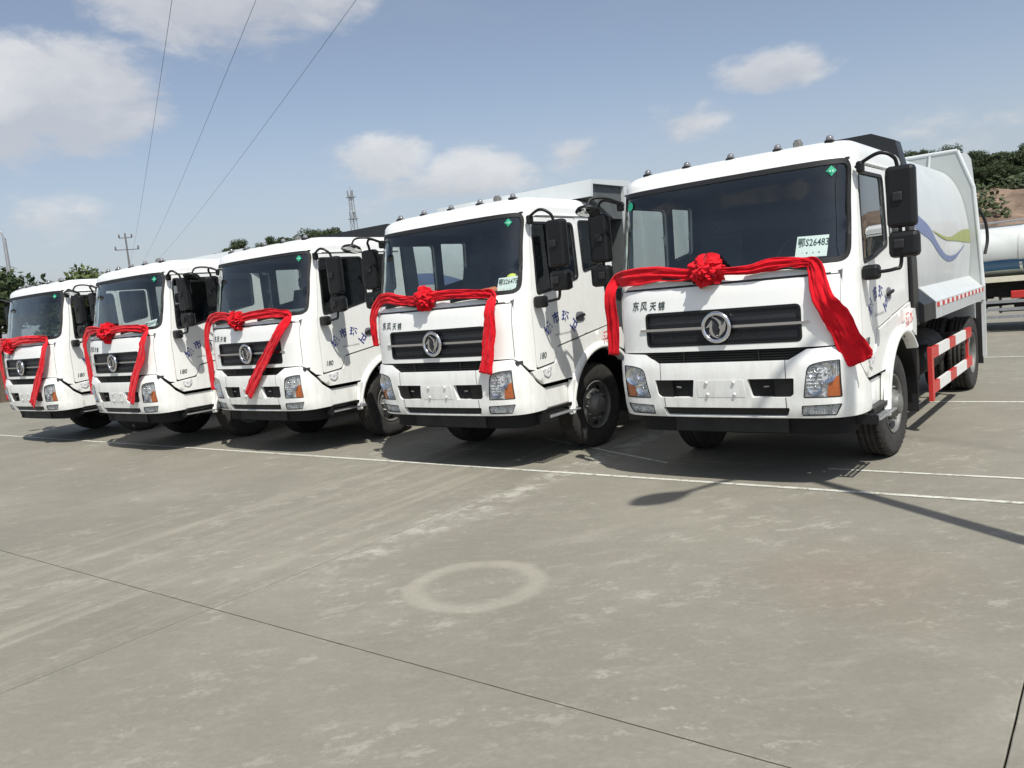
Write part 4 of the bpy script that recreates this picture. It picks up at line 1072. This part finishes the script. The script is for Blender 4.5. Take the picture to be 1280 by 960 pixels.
# ------------------------------------------------------------------ ribbons
def smooth_noise(*p): return noise.noise(Vector(p))
def ribbon(truck, label, top, tail_r, ros, rr, widths, seed):
    """top: path from the left tail end up and along the cowl; tail_r: the right tail"""
    rnd = random.Random(seed)
    root = empty('red_ribbon'); root.location = truck.location; root.rotation_euler = truck.rotation_euler
    tag(root, label, 'ribbon', 'red ribbons tied across the truck fronts')
    def strip(name, pts, ws, A, npl, ph, nrm=Vector((0, -1, .0)), roll=0.):
        C = catmull(pts, 10); n = len(C); W = [interp([(i/(len(ws)-1), w) for i, w in enumerate(ws)], k/(n-1)) for k in range(n)]
        M_ = 22; v = []; f = []
        for i, p in enumerate(C):
            t = (C[min(n-1, i+1)]-C[max(0, i-1)]).normalized(); wdir = t.cross(nrm).normalized(); nn = wdir.cross(t).normalized()
            if nn.dot(nrm) < 0: nn = -nn
            u = i/(n-1)
            for j in range(M_+1):
                s = j/M_-.5
                k1 = math.sin(2*math.pi*npl*(s+.10*math.sin(u*5+ph)+.08*smooth_noise(u*4, seed, 2.2))+ph+3.2*smooth_noise(u*3.5, s*1.6, seed))
                k2 = smooth_noise(u*7+seed, s*11, ph*3); k3 = abs(smooth_noise(u*16+s*5, s*6-u*9, ph+4))
                d = A*(.5*k1+1.2*k2+1.6*k3)+.12*W[i]*(.25-s*s)
                wob = 1+.22*smooth_noise(u*7, seed, .3 if s > 0 else 9.1)+.08*smooth_noise(u*22, seed, 1.3 if s > 0 else 7.1)
                v.append(p+wdir*(s*W[i]*wob)+nn*d)
        for i in range(n-1):
            for j in range(M_): a = i*(M_+1)+j; f.append((a, a+1, a+M_+2, a+M_+1))
        o = mesh_obj(name, v, f, 'red_cloth', root, smooth=True)
        sol = o.modifiers.new('thickness', 'SOLIDIFY'); sol.thickness = .003; sol.offset = 0
        return o
    strip('sash', top, [w*.86 for w in widths[0]], .010, 2.3, seed*.7)
    strip('tail', tail_r, [w*.92 for w in widths[1]], .011, 2.1, seed*1.3+1)
    # rosette: ruffled layers
    mb = MB(); c = Vector(ros)
    def ruffle(c, rad, layers, nax):
        nax = Vector(nax).normalized(); e1 = nax.orthogonal().normalized(); e2 = nax.cross(e1)
        for L_ in range(layers):
            q = L_/(layers-1); rl = rad*(1-.62*q); lift = rad*(.05+.62*q); nw = rnd.randint(7, 11)-int(q*4); ph = rnd.random()*6; tx, ty = rnd.uniform(-.25, .25), rnd.uniform(-.25, .25)
            nr, nth = 6, 96; v = []; f = []
            for i in range(nr+1):
                r_ = rl*(.12+.88*i/nr)
                for k in range(nth):
                    th = 2*math.pi*k/nth
                    wv = math.sin(nw*th+ph+.8*math.sin(2*th+ph))*rl*.30*(i/nr)**1.3+smooth_noise(math.cos(th)*3+ph, math.sin(th)*3, L_+i*.4)*rl*.22
                    r2 = r_*(1+.14*math.sin(nw*th*.5+ph*2)+.16*smooth_noise(math.cos(th)*2.5, math.sin(th)*2.5, ph+L_))
                    x, y = r2*math.cos(th), r2*math.sin(th); h = lift+wv-.35*rl*(i/nr)**2+tx*x+ty*y
                    v.append(c+e1*x+e2*y+nax*h)
            for i in range(nr):
                for k in range(nth): f.append((i*nth+k, i*nth+(k+1) % nth, (i+1)*nth+(k+1) % nth, (i+1)*nth+k))
            mb.add(v, f, True)
    rr *= .92; ruffle(c, rr, 7, (0, -1, .15)); ruffle(c+Vector((.05*rr/.16, .02, .045*rr/.16)), rr*.75, 5, (.35, -.8, .6)); ruffle(c+Vector((-.35*rr, 0, -.25*rr)), rr*.7, 5, (-.4, -.9, -.25)); ruffle(c+Vector((0, .03, 0)), rr*.8, 4, (0, -.2, 1))
    mb.build('rosette', 'red_cloth', root, fix=False)
    return root
def front(x, z, off):                       # a point clear of the cab skin
    if abs(x) > 1.10:
        return (x, .16, z)
    p = (BUM if z < 1.26 else CAB).P((bx if z < 1.26 else fx)(x), z, off); return (p.x, p.y, p.z)
def P_(pts, off): return [front(x, z, off) for x, z in pts]
ribbon(TRUCKS[0], 'red cloth ribbon and rosette across the nearest truck, right tail slanting outwards over the headlamp',
       [(-1.235, .20, 1.25), (-1.20, .17, 1.55), (-1.17, .12, 1.85)]+P_([(-1.07, 1.985), (-.93, 2.01), (-.62, 2.01), (-.28, 1.955)], .07)+P_([(-.07, 1.96), (.12, 1.955), (.33, 1.945), (.50, 1.985), (.70, 1.985), (.82, 1.96)], .075),
       P_([(.78, 1.99), (.86, 1.925)], .07)+[(.965, -.03, 1.66), (1.08, .045, 1.42), (1.17, .10, 1.17), (1.19, .115, 1.12)], (-.075, -.03, 2.01), .165,
       ((.15, .17, .15, .13, .17, .20, .15, .09, .08, .08, .10, .13, .11, .08), (.08, .15, .23, .26, .22)), 1)
ribbon(TRUCKS[1], 'red cloth ribbon on the truck with card S26475, right tail hanging straight down',
       [(-1.10, .12, 1.49), (-1.09, .10, 1.66), (-1.06, .08, 1.86)]+P_([(-.91, 2.01), (-.74, 2.05), (-.5, 2.01), (-.29, 1.99), (-.09, 2.0), (.19, 2.02), (.55, 2.01), (.77, 1.975)], .075),
       P_([(.74, 2.0), (.86, 1.94)], .07)+[(.895, -.045, 1.84), (.885, -.06, 1.60), (.84, -.085, 1.35), (.80, -.095, 1.14)], (-.09, -.02, 2.015), .15,
       ((.12, .14, .15, .14, .16, .16, .12, .12, .12, .12, .11), (.10, .16, .17, .18, .19)), 2)
ribbon(TRUCKS[2], 'red cloth ribbon on the middle truck, right tail slanting left over the grille',
       [(-1.19, .13, .95), (-1.18, .12, 1.2), (-1.16, .10, 1.54), (-1.13, .09, 1.80)]+P_([(-.97, 1.99), (-.80, 2.04), (-.56, 2.05), (-.16, 1.985), (.19, 2.015), (.62, 2.02), (.86, 1.975)], .08),
       P_([(.80, 2.0), (.93, 1.93)], .07)+[(.83, -.05, 1.76), (.62, -.065, 1.54), (.40, -.085, 1.31), (.19, -.09, 1.10), (.0, -.095, .90)], (-.17, -.03, 1.97), .15,
       ((.16, .17, .17, .16, .17, .17, .14, .13, .14, .15, .12), (.11, .15, .17, .18, .19, .19)), 3)
ribbon(TRUCKS[3], 'red cloth ribbon on the fourth truck from the right, tails hanging at both grille sides',
       [(-1.19, .13, .95), (-1.17, .12, 1.2), (-1.13, .09, 1.55), (-1.08, .07, 1.84)]+P_([(-.92, 2.0), (-.76, 2.03), (-.5, 2.035), (-.14, 1.985), (.37, 2.015), (.78, 1.99), (.90, 1.95)], .08),
       P_([(.84, 1.99), (.97, 1.93)], .07)+[(1.0, -.0, 1.80), (.93, -.02, 1.58), (.76, -.06, 1.32), (.60, -.08, 1.05), (.49, -.085, .86)], (-.13, -.03, 1.99), .18,
       ((.16, .17, .17, .17, .18, .16, .13, .13, .13, .14, .13), (.11, .17, .19, .21, .21, .22)), 4)
ribbon(TRUCKS[4], 'red cloth ribbon on the leftmost truck, bunched rosette low on the left',
       [(-1.19, .13, .84), (-1.17, .12, 1.15), (-1.13, .08, 1.5), (-1.06, .06, 1.8)]+P_([(-.87, 1.93), (-.60, 1.94), (-.37, 1.93), (.13, 1.985), (.5, 1.99), (.82, 1.97)], .08),
       P_([(.80, 2.0), (.95, 1.93)], .07)+[(.98, -.0, 1.78), (.86, -.04, 1.48), (.68, -.07, 1.2), (.50, -.085, .95), (.37, -.09, .78)], (-.42, -.03, 1.91), .17,
       ((.16, .18, .18, .18, .24, .25, .22, .17, .17, .14), (.11, .17, .19, .21, .22, .22)), 5)

# ------------------------------------------------------------------ cards and things on the dashboards
def card(truck, text, x0, x1, z0, z1, y, label, tilt=0.):
    c = empty('paper_card'); M_ = truck.matrix_basis
    loc = Matrix.Translation(truck.location) @ Matrix.Rotation(truck.rotation_euler.z, 4, 'Z') @ Vector(((x0+x1)/2, y, z0))
    c.location = loc; c.rotation_euler = (R(-25), R(tilt), truck.rotation_euler.z)
    tag(c, label, 'paper card', 'paper number cards behind the windscreens')
    w, h = x1-x0, z1-z0
    MB().box(-w/2, w/2, -.002, .002, 0, h).build('sheet', 'paper', c)
    text_flat('number', text, h*.46, (w*.035, -.0045, h*.66), (1, 0, 0), (0, 0, 1), 'ink', c, sx=w/(h*.46*3.95), bold=.0012)
    text_flat('small_print', '·  ▪   ▴   ▪', h*.2, (.0, -.0045, h*.2), (1, 0, 0), (0, 0, 1), 'ink', c, sx=1.0)
    return c
card(TRUCKS[0], '鄂S26483', .655, .925, 2.035, 2.235, .22, 'white paper card reading S26483 behind the nearest truck windscreen', 2)
card(TRUCKS[1], '鄂S26475', .77, 1.035, 2.0, 2.175, .26, 'white paper card reading S26475 behind a windscreen, below a yellow cap', -1)
card(TRUCKS[3], '鄂S26471', .56, .93, 1.955, 2.125, .25, 'white paper card in the fourth truck from the right', -6)
def on_truck(t, p): return Matrix.Translation(t.location) @ Matrix.Rotation(t.rotation_euler.z, 4, 'Z') @ Vector(p)
cap = MB().lathe([(.075, 0), (.072, .03), (.055, .06), (.03, .075), (0, .08)], (0, 0, 0), 'z', 16).build('yellow_cap', 'yellow_thing')
cap.location = on_truck(TRUCKS[1], (.83, .50, 2.12)); tag(cap, 'small yellow rounded cap above the card reading S26475', 'cap')
bag = MB().box(-.16, .16, -.06, .06, 0, .07, .025).build('orange_box', 'orange_thing'); bag.location = on_truck(TRUCKS[1], (.64, .20, 1.985)); bag.rotation_euler = (R(8), R(-5), R(6))
tag(bag, 'orange packet on the dashboard of the truck with card S26475', 'packet')

# ------------------------------------------------------------------ street lamps, poles, wires, tower
def street_lamp(loc, h, arm, label, group=None):
    """arm: offset of the head from the pole top"""
    r = empty('street_lamp', loc); tag(r, label, 'street lamp', group)
    MB().tube([(0, 0, 0), (0, 0, h*.5), (0, 0, h)], [.095, .08, .06], 16).build('pole', 'galvanised', r)
    MB().lathe([(.16, 0), (.16, .03), (.11, .05), (.10, .30), (.09, .34)], (0, 0, 0), 'z', 16).build('pole_base', 'galvanised', r)
    a = Vector(arm); up = Vector((0, 0, 1))
    pts = catmull([Vector((0, 0, h-.05)), Vector((0, 0, h+.25))+a*.12, Vector((0, 0, h+.36))+a*.45, Vector((0, 0, h+.30))+a*.8, Vector((0, 0, h+.25))+a], 8)
    MB().tube(pts, .035, 10).build('arm', 'galvanised', r)
    d = a.normalized(); sdv = d.cross(up); c = Vector((0, 0, h+.25))+a
    v = []; f = []; ns = 12; st = [(-.10, .04, .03), (.0, .10, .06), (.15, .17, .085), (.32, .18, .085), (.46, .12, .06), (.54, .03, .02)]
    for (t, w, hh) in st:
        for k in range(ns): th = 2*math.pi*k/ns; v.append(c+d*t+sdv*(w*math.cos(th))+up*(hh*math.sin(th)*(1 if math.sin(th) > 0 else .45)))
    for i in range(len(st)-1):
        for k in range(ns): f.append((i*ns+k, i*ns+(k+1) % ns, (i+1)*ns+(k+1) % ns, (i+1)*ns+k))
    f += [tuple(range(ns)), tuple(range((len(st)-1)*ns, len(st)*ns))]
    mb = MB(); mb.add(v, f, True); mb.build('lamp_head', 'galvanised', r)
    MB().tube([c+d*.06-up*.03, c+d*.42-up*.03], .07, 10).build('lamp_glass', 'lens_clear', r)
    return r
tx, ty = SPOT[0][:2]; H = 7.0; k = 1/math.tan(SUN_EL); sh = Vector((SUN_H.x, SUN_H.y, 0))*k
head_s = Vector((tx-.46, ty-.54, 0)); pole_s = Vector((tx+.22, ty+.73, 0))
street_lamp(pole_s+sh*(H+.3), H, (head_s-pole_s)*.84, 'grey street lamp just right of the frame whose shadow crosses the line')
def polar(az, dist): return Vector((math.sin(R(az))*dist, math.cos(R(az))*dist, 0))
p = polar(-68.35, 36); street_lamp(p, 5.9, (-.55, -.55, 0), 'grey street lamp at the far left edge behind the leftmost truck')

def utility_pole(loc, h, label, along):
    r = empty('utility_pole', loc); tag(r, label, 'utility pole')
    MB().tube([(0, 0, 0), (0, 0, h)], [.15, .10], 12).build('pole', 'pole_concrete', r)
    a = Vector(along).normalized(); s = Vector((a.y, -a.x, 0)); arms = []
    for (dz, w) in ((-.55, .75), (-2.0, 1.35)):
        MB().tube([s*-w+Vector((0, 0, h+dz)), s*w+Vector((0, 0, h+dz))], .055, 6).build('cross_arm', 'pole_concrete', r)
        for t in (-.95, .95):
            MB().lathe([(.10, 0), (.13, .1), (.09, .2), (.12, .3), (.04, .42)], s*w*t+Vector((0, 0, h+dz+.05)), 'z', 8).build('insulator', 'pole_concrete', r)
    return r
far = polar(-61.8, 112); utility_pole(far, 14.2, 'thin utility pole with two cross arms rising behind the trucks at left', polar(-61.8, 1))
dirw = polar(-62, 1).normalized(); sidew = Vector((dirw.y, -dirw.x, 0))
def wire(px0, py0, endoff, hh, i, label):
    # passes through the sight line (px0, py0) at wire height hh above the eye
    d = pix_dir(px0, py0); t = hh/d.z; near = d*t+Vector((0, 0, CAM_Z)); end = pix_dir(*endoff)*300+Vector((0, 0, CAM_Z))
    back = near+(near-end)*.3; back.z = near.z+2.0
    pts = [];  n = 40
    for q in range(n+1):
        s = q/n; L_ = end.lerp(back, s); L_.z += -.0*s; pts.append(L_)
    # pass exactly through near with a sag
    s0 = 1/1.3; zl = end.z+(back.z-end.z)*s0; sag = zl-near.z
    for q, pt in enumerate(pts): s = q/n; pt.z -= sag*4*s*(1-s)/(4*s0*(1-s0))
    o = MB().tube(pts, .0145, 5, caps=False).build('power_line', 'wire'); tag(o, label, 'power line', 'overhead wires above the left trucks')
wire(215, 0, (159, 341), 19, 0, 'leftmost of three thin dark overhead wires')
wire(320, 0, (170, 340), 19, 1, 'middle of three thin dark overhead wires')
wire(445, 0, (181, 339), 19, 2, 'rightmost of three thin dark overhead wires')

def lattice_tower(loc, h, w):
    r = empty('radio_tower', loc); tag(r, 'thin lattice radio tower on the horizon above the middle truck', 'tower')
    mb = MB(); n = 14
    c = lambda i, sx, sy: Vector((sx*w*(1-.72*i/n), sy*w*(1-.72*i/n), h*i/n))
    cs = [(1, 1), (-1, 1), (-1, -1), (1, -1)]
    for sx, sy in cs: mb.tube([c(i, sx, sy) for i in range(n+1)], .07, 4)
    mb.build('legs', 'galvanised', r)
    mb = MB()
    for i in range(n):
        for k in range(4):
            a, b = cs[k], cs[(k+1) % 4]; mb.tube([c(i, *a), c(i+1, *b)], .035, 4); mb.tube([c(i, *a), c(i, *b)], .035, 4)
    mb.build('bracing', 'galvanised', r)
    mb = MB()
    for z in (.80, .97): mb.box(-w*.7, w*.7, -w*.7, w*.7, h*z, h*z+.2)
    mb.tube([(0, 0, h), (0, 0, h*1.06)], .07, 5)
    for z in (.83, 1.0):
        for k in range(3): a = 2.1*k; mb.box(.6*math.cos(a)-.1, .6*math.cos(a)+.1, .6*math.sin(a)-.1, .6*math.sin(a)+.1, h*z-.7, h*z+.7)
    mb.build('antenna', 'galvanised', r)
lattice_tower(polar(-47.4, 175), 26.2, 1.05)

# ------------------------------------------------------------------ trees and hills
def leaf_crown(rnd, rx, rz, zc, n, leaf, lumps=9):
    C = [(Vector((rnd.gauss(0, .42)*rx, rnd.gauss(0, .42)*rx, zc+rnd.gauss(0, .4)*rz)), rnd.uniform(.35, .62)) for _ in range(lumps)]
    v = []; f = []
    for i in range(n):
        c, s = C[i % lumps]; d = Vector((rnd.gauss(0, 1), rnd.gauss(0, 1), rnd.gauss(0, 1))).normalized(); r_ = s*(rnd.random()**.4)
        p = c+Vector((d.x*rx*r_, d.y*rx*r_, d.z*rz*r_)); a = Vector((rnd.gauss(0, 1), rnd.gauss(0, 1), rnd.gauss(0, .7))).normalized(); b = a.cross(d+Vector((.1, .2, .3))).normalized(); l = leaf*rnd.uniform(.6, 1.4); k = len(v)
        v += [p-a*l, p+b*l*.5, p+a*l, p-b*l*.5]; f.append((k, k+1, k+2, k+3))
    return v, f
def pine_crown(rnd, rad, h, z0, n, leaf):
    v = []; f = []
    for i in range(n):
        u = rnd.random()**.8; tier = int(u*8)/8; w = rad*(1-u)*(.75+.35*(1-(u*8-int(u*8))))+.15; a = rnd.random()*6.283; r_ = w*rnd.random()**.5
        p = Vector((r_*math.cos(a), r_*math.sin(a), z0+u*h-.25*r_)); d = Vector((math.cos(a), math.sin(a), -.35)).normalized(); s = Vector((-d.y, d.x, .2)).normalized(); l = leaf*rnd.uniform(.6, 1.4); k = len(v)
        v += [p-d*l, p+s*l*.4, p+d*l, p-s*l*.4]; f.append((k, k+1, k+2, k+3))
    return v, f
TREES = {}
def make_tree(kind):
    rnd = random.Random(hash(kind) % 1000 if False else sum(map(ord, kind)))
    r = empty('tree')
    mb = MB()
    if kind.startswith('pine'):
        mb.tube([(0, 0, 0), (.1, 0, 3), (0, .1, 7)], [.2, .14, .04], 8); mb.build('trunk', 'bark', r)
        v, f = pine_crown(rnd, 1.7 if kind == 'pine_a' else 2.2, 6.0, 1.4, 2600, .34); mesh_obj('crown', v, f, 'leaf_pine', r)
    else:
        big = kind.startswith('broad')
        mb.tube([(0, 0, 0), (.05, .05, 1.2), (.1, -.05, 2.6)], [.17, .13, .07], 8)
        for k in range(6):
            a = k*1.05; mb.tube([(.05, .05, 1.2+.2*k), (.6*math.cos(a), .6*math.sin(a), 2.1+.2*k), (1.1*math.cos(a), 1.1*math.sin(a), 2.9+.15*k)], [.07, .045, .015], 6)
        mb.build('trunk', 'bark', r)
        v, f = leaf_crown(rnd, 1.9, 1.5, 3.0, 5200, .13, 13); mesh_obj('crown', v, f, 'leaf_mid' if kind == 'broad_b' else 'leaf_dark', r)
    return r
def place_tree(kind, loc, sc, rz, label, group):
    if kind not in TREES: o = TREES[kind] = make_tree(kind)
    else: o = copy_tree(TREES[kind])
    o.location = loc; o.scale = (sc[0], sc[0], sc[1]); o.rotation_euler = (0, 0, rz); tag(o, label, 'tree', group); return o
place_tree('broad_a', polar(-69.6, 33), (1.05, .98), .4, 'dark leafy tree at the left edge behind the leftmost truck', 'trees behind the left trucks')
place_tree('broad_b', polar(-65.6, 42), (.95, 1.12), 2.1, 'yellowish green tree rising above the roof of the leftmost truck', 'trees behind the left trucks')
place_tree('broad_a', polar(-71.5, 38), (1.2, 1.05), 3.3, 'dark tree at the far left behind the street lamp', 'trees behind the left trucks')

def hill(az0, az1, d0, d1, prof, m, name):
    """terrain strip: prof(t along, u across) -> height"""
    v = []; f = []; na, nd = 70, 26
    for i in range(na+1):
        az = az0+(az1-az0)*i/na
        for j in range(nd+1):
            d = d0+(d1-d0)*j/nd; p = polar(az, d); p.z = prof(az, j/nd, p); v.append(p)
    for i in range(na):
        for j in range(nd): a = i*(nd+1)+j; f.append((a, a+nd+1, a+nd+2, a+1))
    o = mesh_obj(name, v, f, m, smooth=False); struct(o); return o
def fb(p, s): return noise.fractal(Vector((p.x*s, p.y*s, .3)), 1., 2., 4)
def prof_r(az, u, p):
    ed = min(1, max(0, (az+32)/10), ) * min(1, max(0, (30-az)/8))
    rise = interp([(0, 0), (.10, .8), (.22, 4.8), (.34, 7.6), (.50, 9.6), (1, 12)], u)
    rise += max(0, min(9, -az-4.5))*.34*min(1, u*2)
    return -.3+ed*(rise+(1.1*fb(p, .10)+.9*fb(p, .35))*min(1, u*5)*(1.0 if u < .42 else .35))
hill(-32, 30, 70, 150, prof_r, 'rock', 'hill')
rnd = random.Random(3); kinds = ['broad_c', 'broad_e', 'broad_d']
rows = [('highest row on the hill', 118, .60), ('upper row on the hill', 112, .52), ('lower row on the hill', 106, .45)]
n_t = 0; COUNT = ['1st', '2nd', '3rd']
for ri, (rn, dist, u) in enumerate(rows):
    for k in range(11):
        az = -11.6+k*.8+rnd.uniform(-.25, .25)+ri*.3; d = dist+rnd.uniform(-2, 2); q = polar(az, d); z = prof_r(az, (d-70)/80, q)-.3
        kind = kinds[(k*2+ri) % 3]; s = rnd.uniform(.72, .98)*(.82 if ri == 0 else .75 if ri == 1 else .55)
        q.z = z
        place_tree(kind, q, (s*rnd.uniform(.9, 1.3), s*rnd.uniform(1.0, 1.35)), rnd.random()*6, 'dark green tree in the wood on the hill at right', 'trees on the hill at right')
# brush on the lower slope
v = []; f = []
for i in range(16000):
    az = rnd.uniform(-14, 0); d = rnd.uniform(88, 122); q = polar(az, d); u = (d-70)/80
    if noise.noise(q*.14) < -.05+(.30 if d < 99 else -.2): continue
    q.z = prof_r(az, u, q)+rnd.random()**2*1.5; a = Vector((rnd.gauss(0, 1), rnd.gauss(0, 1), rnd.gauss(0, .6))).normalized(); b = a.orthogonal().normalized(); l = rnd.uniform(.15, .42); kx = len(v)
    v += [q-a*l, q+b*l*.6, q+a*l, q-b*l*.6]; f.append((kx, kx+1, kx+2, kx+3))
bs = mesh_obj('hillside_brush', v, f, 'leaf_dark'); tag(bs, 'low green brush covering the earth slope at right', 'brush', kind='stuff')
# far wooded rise behind the left trucks
def prof_l(az, u, p):
    ed = min(1, max(0, (az+64)/8))*min(1, max(0, (-36-az)/8)); return -.3+ed*(interp([(0, 0), (.5, 10.9), (1, 11.2)], u)+.8*fb(p, .06))
hill(-64, -36, 90, 150, prof_l, 'rock', 'hill')
for k in range(18):
    az = -56.2+k*.55+rnd.uniform(-.15, .15); d = 122+rnd.uniform(-3, 3); q = polar(az, d); q.z = prof_l(az, (d-90)/60, q)-.3; s = rnd.uniform(.6, .95)*(.72 if k < 6 else .9 if k < 11 else 1.05)
    place_tree(kinds[(k*2+1) % 3] if k % 4 else 'broad_c', q, (s*1.25, s*1.0), rnd.random()*6, 'small dark tree on the skyline behind the middle trucks', 'trees on the skyline at left')
